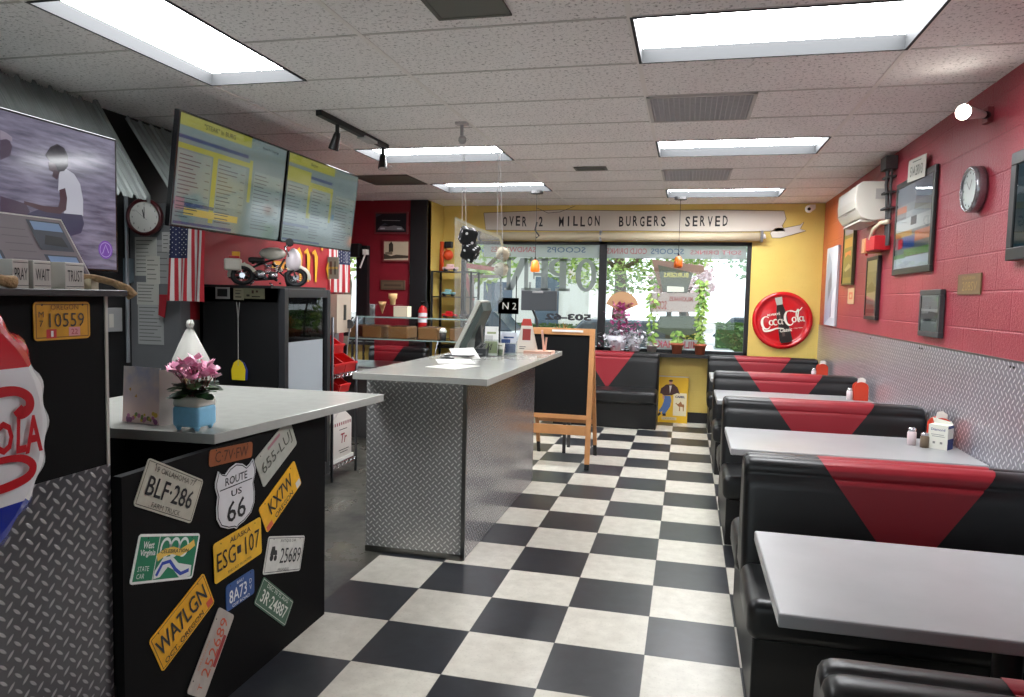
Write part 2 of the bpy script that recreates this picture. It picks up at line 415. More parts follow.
# left side walls : black near, grey return, red behind the fridge
DW = mat((20, 20, 21), .55, 0, .3, 3); GW = mat((104, 106, 108), .6, 0, .12, 2.5)
struct(MB(DW).box(-3.95, -2.2, 0, -3.8, 4.35, H), 'wall_left')
struct(MB(GW).box(-3.8, 4.35, 0, -3.4, 4.45, 2.1), 'wall_left')
struct(MB(DW).box(-3.95, 4.35, 0, -3.8, 6.7, H), 'wall_left')
RL = mat((158, 34, 42), .5, 0, .06, 5, .04)
struct(MB(RL).box(-3.5, 4.45, 1.3, -3.4, 6.7, 2.1).m(GW).box(-3.5, 4.45, 0, -3.4, 6.7, 1.3), 'wall_left')
struct(MB(RW).box(-5.05, 6.7, 0, -3.4, 6.8, H).box(-5.05, 6.8, 0, -5, 8.7, H), 'wall_left')
FW = mat((206, 176, 96), .7); fx = (-3.6, -1.2, -1.1, 1.3)
struct(MB(FW).box(-3.95, -2.3, 0, XR + .15, -2.2, .7).box(-3.95, -2.3, 2.35, XR + .15, -2.2, H).box(-3.95, -2.3, .7, fx[0], -2.2, 2.35).box(fx[1], -2.3, .7, fx[2], -2.2, 2.35).box(fx[3], -2.3, .7, XR + .15, -2.2, 2.35), 'wall_front')
for n, (a, b) in enumerate(((fx[0], fx[1]), (fx[2], fx[3]))):  # unseen windows added behind the camera as daylight fill for ceiling and foreground
    f = MB(mat((38, 38, 40), .45, .3)).box(a, -2.29, .7, a + .05, -2.21, 2.35).box(b - .05, -2.29, .7, b, -2.21, 2.35).box(a, -2.29, 2.31, b, -2.21, 2.35).box(a, -2.29, .7, b, -2.21, .74)
    w = struct(f, 'window_%d' % (n + 3)); MB(GLASS).box(a + .05, -2.256, .74, b - .05, -2.25, 2.31).build('window_glass', w)

# ---------------------------------------------------------------- ceiling lights
LENS = mat((250, 252, 255), .4, emit=LIGHT, name='lit_lens'); TRO = mat((46, 47, 48), .7, spec=.2)
def troffer(x0, y0, x1, y1, label):
    t = thing('ceiling_light', ((x0 + x1) / 2, (y0 + y1) / 2, H), label, 'ceiling light', 'fluorescent ceiling lights')
    d = .075; i = .016; f = MB(TRO)
    o = [(x0, y0), (x1, y0), (x1, y1), (x0, y1)]; p = [(x0 + i, y0 + i), (x1 - i, y0 + i), (x1 - i, y1 - i), (x0 + i, y1 - i)]
    w = [(x0 + .014, y0 + .014), (x1 - .014, y0 + .014), (x1 - .014, y1 - .014), (x0 + .014, y1 - .014)]
    for k in range(4):
        l = (k + 1) % 4
        f.quad(V((*o[k], H - .006)), V((*w[k], H - .006)), V((*w[l], H - .006)), V((*o[l], H - .006)))
        f.quad(V((*w[k], H - .006)), V((*p[k], H + d)), V((*p[l], H + d)), V((*w[l], H - .006)))
        f.quad(V((*o[k], H - .006)), V((*o[l], H - .006)), V((*o[l], H + d + .01)), V((*o[k], H + d + .01)))
    f.build('housing', t)
    MB(LENS).box(x0 + i, y0 + i, H + d - .012, x1 - i, y1 - i, H + d).build('diffuser', t)
LL = ['large fluorescent ceiling light nearest on the right, above the booths', 'fluorescent ceiling light in the middle of the right row, beyond the first vent', 'fluorescent ceiling light furthest along the right row, near the yellow wall',
      'fluorescent ceiling light on the left just beyond the black spotlight track', 'furthest fluorescent ceiling light on the left, near the hanging dice', 'fluorescent ceiling light running lengthwise above the menu counter at top left']
for r, l in zip(RT, LL): troffer(*r, l)

# ceiling vents
def vent(x0, y0, x1, y1, label, kind):
    t = thing('ceiling_vent', ((x0 + x1) / 2, (y0 + y1) / 2, H), label, 'ceiling vent')
    gm = mat((190, 188, 190), .45, .3) if kind == 'grid' else mat((84, 86, 78), .5)
    f = MB(gm if kind != 'grid' else mat((190, 186, 182), .5)); z0, z1 = H - .012, H - .004
    w = .02
    f.box(x0, y0, z0, x1, y0 + w, z1).box(x0, y1 - w, z0, x1, y1, z1).box(x0, y0, z0, x0 + w, y1, z1).box(x1 - w, y0, z0, x1, y1, z1)
    f.build('frame', t)
    s = MB(gm)
    if kind == 'grid':
        k = int((x1 - x0) / .03)
        for a in range(1, k): s.box(x0 + (x1 - x0) * a / k - .003, y0 + w, z0 + .003, x0 + (x1 - x0) * a / k + .003, y1 - w, z1)
        k = int((y1 - y0) / .03)
        for a in range(1, k): s.box(x0 + w, y0 + (y1 - y0) * a / k - .003, z0 + .003, x1 - w, y0 + (y1 - y0) * a / k + .003, z1)
        s.m(mat((170, 168, 172), .35, .4)).box(x0 + w, y0 + w, z1, x1 - w, y1 - w, z1 + .002)
    elif kind == 'louver':
        k = 7
        for a in range(k):
            y = y0 + w + (y1 - y0 - 2 * w) * (a + .5) / k; s.quad(V((x0 + w, y - .01, z1)), V((x1 - w, y - .01, z1)), V((x1 - w, y + .006, z0 - .003)), V((x0 + w, y + .006, z0 - .003)))
        s.m(BLKM).box(x0 + w, y0 + w, z1, x1 - w, y1 - w, z1 + .002)
    else: s.box(x0 + w, y0 + w, z0 + .002, x1 - w, y1 - w, z1)
    s.build('grille', t)
vent(-.2845, 4.375, .335, 4.984, 'grey eggcrate ceiling vent just beyond the nearest right-hand light', 'grid')
vent(-.2845, 6.813, .335, 7.42, 'smaller-looking grey eggcrate ceiling vent between the far two right-hand lights', 'grid')
vent(-1.08, 2.74, -.76, 3.03, 'square greenish grey ceiling speaker plate at the top edge of the view', 'plate')
vent(-1.05, 6.58, -.76, 6.74, 'thin slotted ceiling vent alone in the middle of the ceiling', 'louver')
vent(-3.33, 6.82, -2.74, 7.4, 'dull grey ceiling panel beside the menu screens and red wall', 'plate')

# ================================================================ BOOTHS
g = NG('black_vinyl'); n = g.noise(260, 2); n3 = g.noise(5, 3)
g.set('Base Color', g.mix(g.rng(n3, .35, .65), lin((15, 16, 17)), lin((22, 23, 24)))); g.set('Roughness', g.rng(n3, .3, .7, .32, .45)); g.bump(g.math('ADD', g.math('MULTIPLY', n, .2), n3), .12, .006); VIN = g.m
g = NG('red_vinyl'); n = g.noise(260, 2)
g.set('Base Color', lin((146, 28, 40))); g.set('Roughness', .42); g.bump(n, .08, .003); RVIN = g.m
BX0, BX1, BH = .255, 1.495, .87
PROF = [(-.135, .38), (-.128, .46), (-.115, .56), (-.103, .66), (-.094, .74), (-.088, .795), (-.079, .803), (-.083, .815), (-.080, .838), (-.068, .858), (-.048, .868), (-.022, .870), (-.006, .866), (0, .858)]
def bench(xo, yc, sides, label, group):
    xa, xb = BX0 + xo, BX1 + xo; xc = (xa + xb) / 2
    t = thing('booth_bench', (xc, yc, 0), label, 'booth bench', group)
    two = len(sides) == 2
    if two: P = PROF + [(-y, z) for y, z in PROF[-2::-1]]
    else:
        P = PROF[:-2] + [(.03, .868), (.06, .85), (.065, .38)]
    xsn = [(xa, .72, -.03), (xa + .004, .86, -.014), (xa + .012, .95, -.005), (xa + .028, 1, 0), (xa + .05, 1.01, .001)] + [(xa + .05 + (xb - xa - .1) * k / 8, 1.012, .001) for k in range(1, 8)]
    xsn += [(xb - .05, 1.01, .001), (xb - .028, 1, 0), (xb - .012, .95, -.005), (xb - .004, .86, -.014), (xb, .72, -.03)]
    mb = MB(VIN); n = len(P)
    vs = [V((x, yc + y * k, z + (dz if z > .5 else 0))) for x, k, dz in xsn for y, z in P]
    mb.add(vs, [(i * n + j, (i + 1) * n + j, (i + 1) * n + j + 1, i * n + j + 1) for i in range(len(xsn) - 1) for j in range(n - 1)])
    mb.add([vs[j] for j in range(n)], [tuple(range(n))]); mb.add([vs[(len(xsn) - 1) * n + j] for j in range(n)], [tuple(reversed(range(n)))])
    bk = mb.build('backrest', t, smooth=True)
    # red wedge wrapped over the back
    def hw(z): return max(0, .32 * (z - .42) / .45)
    rows = []
    def outl(P):
        out = []
        for i, (y, z) in enumerate(P):
            y0, z0 = P[max(i - 1, 0)]; y1, z1 = P[min(i + 1, len(P) - 1)]
            L = math.hypot(y1 - y0, z1 - z0) or 1; out.append((y - (z1 - z0) / L * .0025, z + (y1 - y0) / L * .0025, z))
        return out
    Q = [(y * 1.012, z + .001) for y, z in P]
    # start the wedge at its apex
    fine = []
    for (a, b) in zip(Q, Q[1:]):
        for k in range(3): fine.append((a[0] + (b[0] - a[0]) * k / 3, a[1] + (b[1] - a[1]) * k / 3))
    fine.append(Q[-1]); O = [o for o in outl(fine) if o[2] >= .42]
    if not two: O = [o for o in O if o[0] < .063]
    r = MB(RVIN); m_ = len(O)
    vs = []
    for y, z, z0 in O:
        for s in (-1, -.5, 0, .5, 1): vs.append(V((xc + s * hw(min(z0, .87)), yc + y, z)))
    r.add(vs, [(i * 5 + j, i * 5 + j + 1, (i + 1) * 5 + j + 1, (i + 1) * 5 + j) for i in range(m_ - 1) for j in range(4)])
    r.build('red_inlay', t, smooth=True, label='red vinyl wedge set into the black back')
    bs = MB(BLK)
    ya, yb = (-.5 if -1 in sides else -.05), (.5 if 1 in sides else .05)
    bs.box(xa + .02, yc + ya, .0, xb, yc + yb, .3); bs.box(xa + .015, yc - .1, .3, xb, yc + (.1 if two else .06), .42)
    bs.build('base', t, bevel=.006)
    for s in sides:
        y0, y1 = sorted((yc + s * .115, yc + s * .55))
        MB(VIN).rbox(xa - .005, y0, .29, xb, y1, .445, .045, n=5).build('seat', t, smooth=True)
    return t
b1 = bench(0, 1.35, (-1, 1), 'black vinyl booth bench back at the very bottom right, nearest of all', 'booth benches along the right wall')
bl = ['black vinyl booth bench with red wedge directly behind the nearest table', 'third black and red booth bench, just beyond the table with the packet box', 'fourth black and red booth bench, only its top showing behind the third table']
for y, l in zip((3.23, 5.15, 7.03), bl): dup(b1, (0, y - 1.35, 0), l)
bench(0, 9.1, (-1,), 'furthest black and red booth bench, against the yellow wall under the round red sign', 'booth benches along the right wall')
bench(-1.81, 9.08, (-1,), 'black booth bench with red wedge under the window, beside the chalkboard', None)
bench(-5.2 + .62, 8.45, (-1,), 'black and red booth bench seen behind the curved glass case', None)

LAM = mat((162, 163, 164), .28, 0, .05, 6, name='grey_laminate'); LAME = mat((150, 150, 146), .4)
def table(yc, label):
    t = thing('booth_table', (.88, yc, 0), label, 'table', 'booth tables')
    MB(LAM).rbox(.255, yc - .35, .682, 1.51, yc + .35, .72, .006, n=2).build('tabletop', t)
    MB(BLK).tube([(.92, yc, .02), (.92, yc, .68)], .038, 14).build('leg', t, smooth=True)
    MB(BLK).box(.64, yc - .04, 0, 1.2, yc + .04, .03).box(.88, yc - .25, 0, .96, yc + .25, .03).build('foot', t, bevel=.005)
    MB(BLK).box(.7, yc - .06, .66, 1.14, yc + .06, .682).build('mount_plate', t)
    return t
t1 = table(2.28, 'long pale grey table nearest at lower right, bare top')
dup(t1, (0, 4.44 - 2.28, 0), 'pale grey booth table carrying the white and blue box, second nearest')
dup(t1, (0, 6.44 - 2.28, 0), 'third pale grey booth table, its narrow top showing between benches')
dup(t1, (0, 8.1 - 2.28, 0), 'furthest pale grey booth table, nearly hidden by bench backs')

# condiment sets
def napkins(x, y, label):
    z = .72; t = thing('napkin_holder', (x, y, z), label, 'napkin holder', 'red napkin holders')
    OR = mat((205, 62, 34), .4)
    pts = [(-.055, 0), (.055, 0), (.055, .11)] + [(.055 * math.cos(a), .11 + .045 * math.sin(a)) for a in [math.pi * k / 10 for k in range(1, 10)]] + [(-.055, .11)]
    MB(OR).prism(pts, .0, .006, wallB(x, y - .035, z)).prism(pts, 0, .006, wallB(x, y + .035, z)).box(x - .055, y - .036, z, x + .055, y + .036, z + .008).build('holder', t)
    nb = MB(mat((236, 232, 222), .9))
    for k in range(7):
        a = (k - 3) * .008; nb.prism([(-.045, .008), (.045, .008), (.03 + .004 * (k % 3), .175 - .004 * (k % 2)), (-.02 + .006 * k, .188)], 0, .002, Fr((x + a * .3, y + a, z), (1, 0, 0), (0, a * 2, 1)))
    nb.build('napkins', t)
napkins(1.445, 4.66, 'red napkin holder with white napkins behind the white and blue box')
napkins(1.42, 6.55, 'rounded red napkin holder standing on the third table by the plate wall')
napkins(1.42, 8.35, 'furthest rounded red napkin holder, below the yellow corner')
def shaker(x, y, h, r, mt, cap, label, grp=None):
    z = .72; t = thing('shaker', (x, y, z), label, 'condiment shaker', grp)
    MB(mt).lathe([(r, 0), (r, h * .7), (r * .8, h * .78), (r * .8, h * .8)], (x, y, z), n=14).build('jar', t, smooth=True)
    MB(cap).lathe([(r * .88, h * .78), (r * .9, h * .93), (r * .5, h), (r * .1, h)], (x, y, z), n=14).build('lid', t, smooth=True)
    return t
SUG = mat((228, 210, 212), .35); PEP = mat((122, 104, 84), .5)
shaker(1.275, 4.56, .1, .024, SUG, CHROME, 'glass shaker with pink label left of the white and blue box')
shaker(1.325, 4.50, .085, .023, PEP, CHROME, 'brown pepper shaker touching the white and blue box')
shaker(1.34, 6.55, .1, .024, SUG, CHROME, 'pale shaker beside the third table\'s napkin holder')
shaker(1.34, 8.35, .1, .024, SUG, CHROME, 'pale shaker beside the furthest napkin holder')
bx = MB(mat((226, 226, 214), .5)); x, y = 1.405, 4.5; fr = Fr((x, y, .72), (.8, -.6, 0), (.6, .8, 0))
bx.box(-.05, -.04, 0, .05, .04, .135, fr)
bx.prism([(-.05, .135), (.05, .135), (.04, .15), (-.06, .165)], -.035, -.037, Fr((x, y, .72), (.8, -.6, 0), (0, 0, 1)))
ff = Fr(fr.p(0, -.0405, 0), fr.u, (0, 0, 1)); fs_ = Fr(fr.p(.0505, 0, 0), fr.v, (0, 0, 1))
bx.m(mat((36, 60, 120), .5)).text('Diamond', 0, .11, .014, ff, .0006, bold=.01).rect(-.04, 0, .04, .06, fs_, .0004)
bx.rect(-.04, .118, .04, .135, fs_, .0004)
bx.m(mat((130, 130, 125), .5)).rect(-.035, .08, .03, .083, ff, .0005).rect(-.03, .07, .035, .073, ff, .0005).rect(-.025, .03, -.012, .042, ff, .0005).rect(.012, .03, .025, .042, ff, .0005)
bx.build('packet_box', label='white and blue packet box standing on the second table by the wall', cat='box')

# ================================================================ ISLAND COUNTER
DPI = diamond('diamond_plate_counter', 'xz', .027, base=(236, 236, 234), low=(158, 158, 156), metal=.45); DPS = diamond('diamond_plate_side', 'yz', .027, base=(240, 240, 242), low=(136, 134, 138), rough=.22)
QTZ = mat((168, 169, 163), .16, 0, .04, 18, name='pale_quartz')
t = thing('service_counter', (-1.5, 4.8, 0), 'diamond plate service counter with pale stone top in the middle of the floor', 'counter')
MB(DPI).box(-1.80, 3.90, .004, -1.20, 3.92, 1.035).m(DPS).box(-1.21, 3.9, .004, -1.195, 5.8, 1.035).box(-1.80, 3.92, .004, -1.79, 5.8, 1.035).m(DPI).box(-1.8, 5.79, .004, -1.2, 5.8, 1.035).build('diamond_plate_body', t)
MB(mat((120, 120, 118), .3, 1)).box(-1.212, 3.893, .004, -1.19, 3.915, 1.034).box(-1.8, 3.893, .0, -1.2, 3.9, .035).build('corner_trim', t)
MB(QTZ).prism([(-1.80, 3.71), (-1.02, 3.71), (-1.0, 5.95), (-1.78, 5.95)], 1.037, 1.075, WID).build('countertop', t, bevel=.003)

# things on the island
PAP = mat((226, 226, 220), .8); CLIP = mat((40, 42, 46), .4)
def flatsheet(x, y, z, w, d, ang, mt, name, label, cat, th=.002, lift=0):
    fr = Fr((x, y, z), (math.cos(ang), math.sin(ang), 0), (-math.sin(ang), math.cos(ang), 0))
    return MB(mt).prism([(-w / 2, -d / 2), (w / 2, -d / 2), (w / 2, d / 2), (-w / 2, d / 2)], 0, th, fr).build(name, label=label, cat=cat)
flatsheet(-1.50, 4.62, 1.0755, .24, .30, .4, PAP, 'paper_sheet', 'white paper lying flat on the stone counter in front of the screen', 'paper')
flatsheet(-1.40, 4.28, 1.0755, .22, .28, -.3, mat((206, 205, 196), .5), 'paper_menu', 'pale menu sheet lying nearest on the stone counter', 'paper')
t = thing('paper_stack', (-1.60, 4.95, 1.0755), 'untidy black and white stack of papers in front of the slanted screen', 'papers')
k0 = MB(CLIP)
for i, (a, w) in enumerate(((.2, .22), (.5, .2), (-.1, .19))):
    fr = Fr((-1.58 + .02 * i, 4.95, 1.0755 + .008 * i), (math.cos(a), math.sin(a), 0), (-math.sin(a), math.cos(a), 0)); k0.m(CLIP if i != 1 else PAP).box(-w / 2, -.13, 0, w / 2, .13, .007, fr)
k0.build('sheets', t)
k1 = MB(PAP); fr = Fr((-1.53, 4.93, 1.103), (math.cos(.5), math.sin(.5), .05), (-math.sin(.5), math.cos(.5), .25)); k1.box(-.09, -.12, 0, .09, .12, .004, fr); k1.build('top_sheet', t)
# slanted screen seen from its back/side
t = thing('point_of_sale_screen', (-1.58, 5.3, 1.075), 'slanted grey point of sale screen standing on the service counter', 'screen')
pr = [(-.155, .05), (.02, .05), (.10, .40), (.075, .41)]
fr = wallB(-1.56, 5.36, 1.075)
MB(mat((186, 186, 176), .4)).prism([(-.14, .0), (.06, .0), (.06, .02), (-.12, .02)], -.1, .1, fr).prism([(-.15, .04), (-.12, .03), (.06, .40), (.03, .41)], -.13, .13, fr).build('bezel', t, bevel=.003)
MB(mat((66, 76, 72), .35)).prism([(-.115, .035), (-.06, .03), (.075, .33), (.062, .39)], -.125, .125, fr).build('back_cover', t)
MB(mat((60, 60, 60), .4)).prism([(-.02, .0), (.05, .0), (.03, .22), (0, .22)], -.03, .03, fr).build('stand', t)
# card printer heap
rr = random.Random(3); t = MB(mat((60, 62, 64), .4)); 
t.box(-1.5, 5.1, 1.075, -1.42, 5.22, 1.13)
for k in range(9):
    t.m([CLIP, GREY, DKG][k % 3]); cx, cy = -1.49 + rr.uniform(0, .07), 5.16 + rr.uniform(-.05, .05); t.tube([(cx, cy, 1.13), (cx + rr.uniform(-.05, .05), cy + rr.uniform(-.04, .04), 1.17), (cx + rr.uniform(-.06, .06), cy, 1.12)], .004, 6)
t.build('cable_bundle', label='small dark card reader with tangled cables beside the slanted screen', cat='card reader')
# leaflet holders
def leaflet(x, y, w, h, ang, label, cols, extra=None, lean=.12):
    t = thing('leaflet_holder', (x, y, 1.075), label, 'leaflet holder')
    u = V((math.cos(ang), math.sin(ang), 0)); v = V((-u.y * lean, u.x * lean, 1)); f = Fr((x, y, 1.075), u, v)
    MB(ACRYL).box(-w / 2, 0, 0, w / 2, h * .55, .003, f).box(-w / 2, 0, -.03, w / 2, .004, .003, f).box(-w / 2, 0, -.033, w / 2, h * .8, -.03, f).build('clear_pocket', t)
    m_ = MB(mat(cols[0], .6)).box(-w * .45, .006, -.02, w * .45, h, -.006, f)
    m_.m(mat(cols[1], .6)).rect(-w * .42, h * .1, w * .42, h * .5, f, -.0055).rect(-w * .3, h * .75, w * .3, h * .82, f, -.0055)
    m_.m(mat(cols[2], .6)).rect(-w * .42, h * .52, w * .1, h * .7, f, -.0055)
    m_.build('leaflets', t); return t
leaflet(-1.40, 5.16, .11, .23, .2, 'leaflet holder with white cards nearest the slanted screen', ((225, 225, 222), (150, 160, 120), (190, 190, 190)), lean=.35)
leaflet(-1.355, 5.2, .08, .1, -.3, 'small pale photo card leaning between the leaflet holders', ((215, 215, 205), (130, 140, 110), (200, 200, 190)), lean=.2)
leaflet(-1.31, 5.33, .13, .17, .1, 'clear leaflet holder with blue striped leaflets', ((210, 215, 225), (40, 70, 130), (60, 90, 150)), lean=.1)
t = thing('table_tent_sign', (-1.26, 5.62, 1.075), 'triangular paper tent sign with a red picture on the counter end', 'sign')
f = Fr((-1.235, 5.6, 1.075), (1, .1, 0), (0, .12, 1))
MB(mat((226, 220, 208), .7)).prism([(-.085, 0), (.085, 0), (.03, .27), (-.03, .27)], 0, .003, f).prism([(-.085, 0), (.085, 0), (.03, .27), (-.03, .27)], 0, .003, Fr((-1.235, 5.68, 1.075), (1, .1, 0), (0, -.15, 1))).build('folded_card', t)
MB(mat((150, 50, 48), .6)).rect(-.03, .1, .035, .19, f, .0035).m(mat((205, 70, 60), .6)).poly([(-.03, .27), (.03, .27), (.045, .215), (-.045, .215)], f, .0035).m(INK).rect(-.05, .03, -.01, .035, f, .0035).rect(-.05, .045, 0, .05, f, .0035).build('print', t)
t = MB(mat((216, 170, 150), .5)); t.box(-1.24, 5.55, 1.075, -1.02, 5.72, 1.095).tube([(-1.09, 5.62, 1.09), (-1.11, 5.62, 1.26)], .009).tube([(-1.09, 5.66, 1.09), (-1.08, 5.66, 1.2)], .008)
t.build('receipt_spike', label='pink tray with an upright post at the far end of the service counter', cat='tray')
# number-2 flag on a stand
t = thing('number_stand', (-1.42, 5.75, 1.075), 'black card with a number 2 raised on a thin stand', 'number card')
f = wallB(-1.42, 5.75, 1.44)
MB(BLK).rect(-.085, -.065, .085, .065, f).box(-.085, -.065, -.006, .085, .065, 0, f).build('card', t)
MB(WHT).text('N 2', .01, 0, .055, f, .001).build('lettering', t)
MB(BLK).tube([(-1.49, 5.76, 1.09), (-1.49, 5.76, 1.72)], .007).tube([(-1.36, 5.77, 1.09), (-1.36, 5.77, 1.68)], .004).box(-1.52, 5.71, 1.075, -1.33, 5.8, 1.09).build('stand', t)
t = thing('wall_monitor', (-1.42, 7.0, 1.2), 'dark back of a flat monitor facing the windows beyond the counter', 'monitor')
MB(mat((62, 66, 70), .45)).box(-1.60, 7.0, 1.385, -1.245, 7.03, 1.58).m(mat((150, 150, 150), .4)).box(-1.49, 6.994, 1.555, -1.38, 7.0, 1.572).build('housing', t, bevel=.004)
MB(DKG).tube([(-1.5, 7.03, 1.42), (-1.45, 7.05, 1.3), (-1.42, 7.08, 1.02)], .012).build('arm', t)
# slim high table carrying the monitor and a plant
t = thing('side_table', (-1.6, 7.05, 0), 'narrow dark stand hidden behind the chalkboard, under the monitor', 'table')
MB(DKG).box(-1.75, 6.95, .99, -1.1, 7.3, 1.02).build('top', t)
for sx in (-1.72, -1.13):
    for sy in (6.98, 7.27): MB(DKG).box(sx - .015, sy - .015, 0, sx + .015, sy + .015, .99).build('leg', t)
t = thing('flower_pot', (-1.2, 7.15, 1.02), 'low orange and green plant behind the chalkboard top', 'plant')
MB(mat((150, 96, 52), .6)).lathe([(.05, 0), (.065, .1), (.06, .1)], (-1.2, 7.15, 1.02), n=14).build('pot', t, smooth=True)
lf = MB(mat((96, 128, 70), .6)); r2 = random.Random(5)
for k in range(60):
    a = r2.uniform(0, 6.28); e = r2.uniform(.2, 1.3); lf.m(mat((96, 128, 70), .6) if k % 3 else mat((196, 140, 84), .6)); lf.leaf((-1.2, 7.15, 1.11), (math.cos(a) * math.cos(e), math.sin(a) * math.cos(e), math.sin(e)), (0, 0, 1), r2.uniform(.08, .2), .035)
lf.build('foliage', t)

# chalkboard easel
t = thing('chalkboard_easel', (-1.1, 6.45, 0), 'wooden A-frame chalkboard easel standing at the end of the service counter', 'chalkboard')
WD = mat((196, 140, 88), .45, 0, .12, 9, name='pine'); CB = mat((14, 15, 16), .8, 0, .1, 3, spec=.2)
f = Fr((-1.1, 6.34, 0), (1, 0, 0), (0, .115, 1)); w = .26
fb = MB(WD).box(-w - .045, 0.05, 0, -w, 1.25, .03, f).box(w, .05, 0, w + .045, 1.25, .03, f).box(-w, 1.19, 0, w, 1.25, .03, f).box(-w, .44, 0, w, .48, .03, f)
fb.m(BLK).box(-w - .043, 0, .002, -w - .002, .14, .028, f).box(w + .002, 0, .002, w + .043, .14, .028, f); fb.build('front_frame', t, bevel=.003)
MB(CB).box(-w, .48, .008, w, 1.19, .02, f).build('chalkboard', t)
MB(WD).box(-w, .3, .004, w, .385, .022, f).build('lower_board', t, bevel=.003)
b_ = Fr((-1.1, 6.97, 0), (1, 0, 0), (0, -.39, 1))
MB(WD).box(-w - .035, .12, -.02, -w, 1.22, .01, b_).box(w, .12, -.02, w + .035, 1.22, .01, b_).box(-w, .35, -.02, w, .39, .0, b_).m(BLK).box(-w - .034, 0, -.019, -w - .001, .13, .009, b_).box(w + .001, 0, -.019, w + .034, .13, .009, b_).build('rear_frame', t, bevel=.003)
MB(WHT).box(-.08, 1.215, .031, .2, 1.235, .036, f).build('chalk_holder', t)

# ================================================================ LICENCE-PLATE COUNTER
LX = -1.615
BPN = mat((8, 8, 9), .7, 0, .15, 4, spec=.15, name='black_panel')
t = thing('plate_counter', (-2.0, 2.4, 0), 'black counter covered in licence plates with a pale grey top', 'counter')
MB(BPN).box(LX - .03, 1.80, 0, LX, 3.05, .955).build('front_panel', t)
MB(BPN).box(-2.5, 3.02, 0, LX - .03, 3.05, .955).box(-2.5, 2.35, 0, -2.47, 3.02, .955).build('carcass', t)
MB(QTZ).prism([(-2.62, 2.20), (-1.632, 2.262), (-1.506, 3.47), (-2.36, 3.465), (-2.62, 3.46)], .962, 1.0, WID).build('countertop', t, bevel=.003)
MB(BPN).box(-2.5, 2.26, 0, LX - .03, 2.29, .955).build('end_panel', t)
MB(mat((60, 60, 60), .5)).box(-2.5, 2.0, .93, -2.15, 2.24, .945).build('shelf', t)

def plate(cy, cz, ang, w, h, bgc, items, label, border=None, x=LX + .001, fr=None, name='license_plate', rough=.4, group='license plates on the black counter', depth=0):
    f = fr or wallL(x, cy, cz, ang); f = f.sub(0, 0, 0, depth)
    t = thing(name, f.o, label, 'license plate' if 'plate' in name else 'sign', group)
    r = .012; a, b = w / 2, h / 2
    def rr_(a, b, r, n=4):
        o = []
        for cx, cy_, s in ((a - r, b - r, 0), (-a + r, b - r, 90), (-a + r, -b + r, 180), (a - r, -b + r, 270)):
            for k in range(n + 1):
                tt = math.radians(s + 90 * k / n); o.append((cx + r * math.cos(tt), cy_ + r * math.sin(tt)))
        return o
    pm = MB(mat(bgc, rough, 0, .08, 30)).prism(rr_(a, b, r), 0, .0025, f)
    if border:
        pm.m(mat(border, .5)); i = .006; wd = .0025
        pm.rect(-a + i, -b + i, a - i, -b + i + wd, f, .0029).rect(-a + i, b - i - wd, a - i, b - i, f, .0029).rect(-a + i, -b + i, -a + i + wd, b - i, f, .0029).rect(a - i - wd, -b + i, a - i, b - i, f, .0029)
    pm.build('plate', t)
    l = MB()
    for it in items:
        if it[0] == 'r': l.m(mat(it[5], .5)).rect(it[1], it[2], it[3], it[4], f, .0031)
        elif it[0] == 'f': l.m(mat(it[1], .5)); it[2](l, f)
        else:
            s_, u_, v_, hh, ww, c_ = it[:6]; l.m(mat(c_, .5)).text(s_, u_, v_, hh, f, .0043, w=ww, bold=it[6] if len(it) > 6 else 0)
    for sx in (-1, 1): l.m(INK).disc(sx * w * .36, h * .42, .003, f, .0034, 8)
    l.build('lettering', t)
    return t
K = (30, 30, 34)
plate(2.007, .857, -27.2, .295, .15, (178, 175, 160), [('19 OKLAHOMA 77', 0, .052, .018, .21, (74, 68, 62)), ('BLF·286', 0, -.003, .062, .235, K, .01), ('. FARM TRUCK .', 0, -.056, .016, .17, (74, 68, 62))], 'pale licence plate reading BLF-286 at upper left of the counter', (70, 66, 60))
def wv(l, f):
    l.rect(-.055, -.07, -.052, .07, f, .0033)
def wv2(l, f):
    for k in range(3): l.ring(-.018 + k * .045, .032, .018, .026, f, .0034, 20, 1.25)
def wv3(l, f): l.line([(-.05, 0), (-.02, .016), (.02, .022), (.06, .014), (.1, .03), (.125, .045)], .024, f, .0037)
def wv4(l, f): l.line([(-.04, -.055), (-.02, -.018), (.015, -.012), (.05, -.04), (.08, -.055), (.12, -.045)], .012, f, .0039)
def wv5(l, f): l.poly([(-.05, -.065), (-.05, -.04), (-.02, .0), (.02, .005), (.06, -.02), (.13, -.03), (.135, -.065), (.08, -.07), (.04, -.04), (.01, -.03), (-.02, -.06)], f, .0034)
plate(1.987, .646, -17, .30, .15, (228, 230, 226), [('r', -.142, -.067, .142, .067, (20, 120, 84)), ('f', (228, 230, 226), wv), ('West', -.10, .042, .022, .05, (228, 230, 226), .02), ('Virginia', -.098, .016, .024, .07, (228, 230, 226), .02), ('STATE', -.105, -.03, .015, .05, (228, 230, 226)), ('CAR', -.112, -.052, .015, .035, (228, 230, 226)),
      ('f', (222, 230, 226), wv2), ('f', (220, 225, 222), wv5), ('f', (228, 190, 90), wv3), ('f', (40, 70, 170), wv4), ('CELEBRATION', .03, .02, .012, .14, K, .01)], 'green and white licence plate reading West Virginia STATE CAR')
plate(2.369, .545, 3, .296, .15, (222, 172, 34), [('ALASKA', .01, .054, .02, .13, K), ('ESG', -.078, -.002, .07, .11, K, 0), ('107', .085, -.002, .07, .095, K, 0), ('▪', 0, 0, .03, .022, K), ('r', -.012, -.012, .012, .014, K), ('THE LAST FRONTIER', 0, -.06, .010, .15, K)], 'yellow licence plate reading ESG 107, right under the route shield', depth=.004)
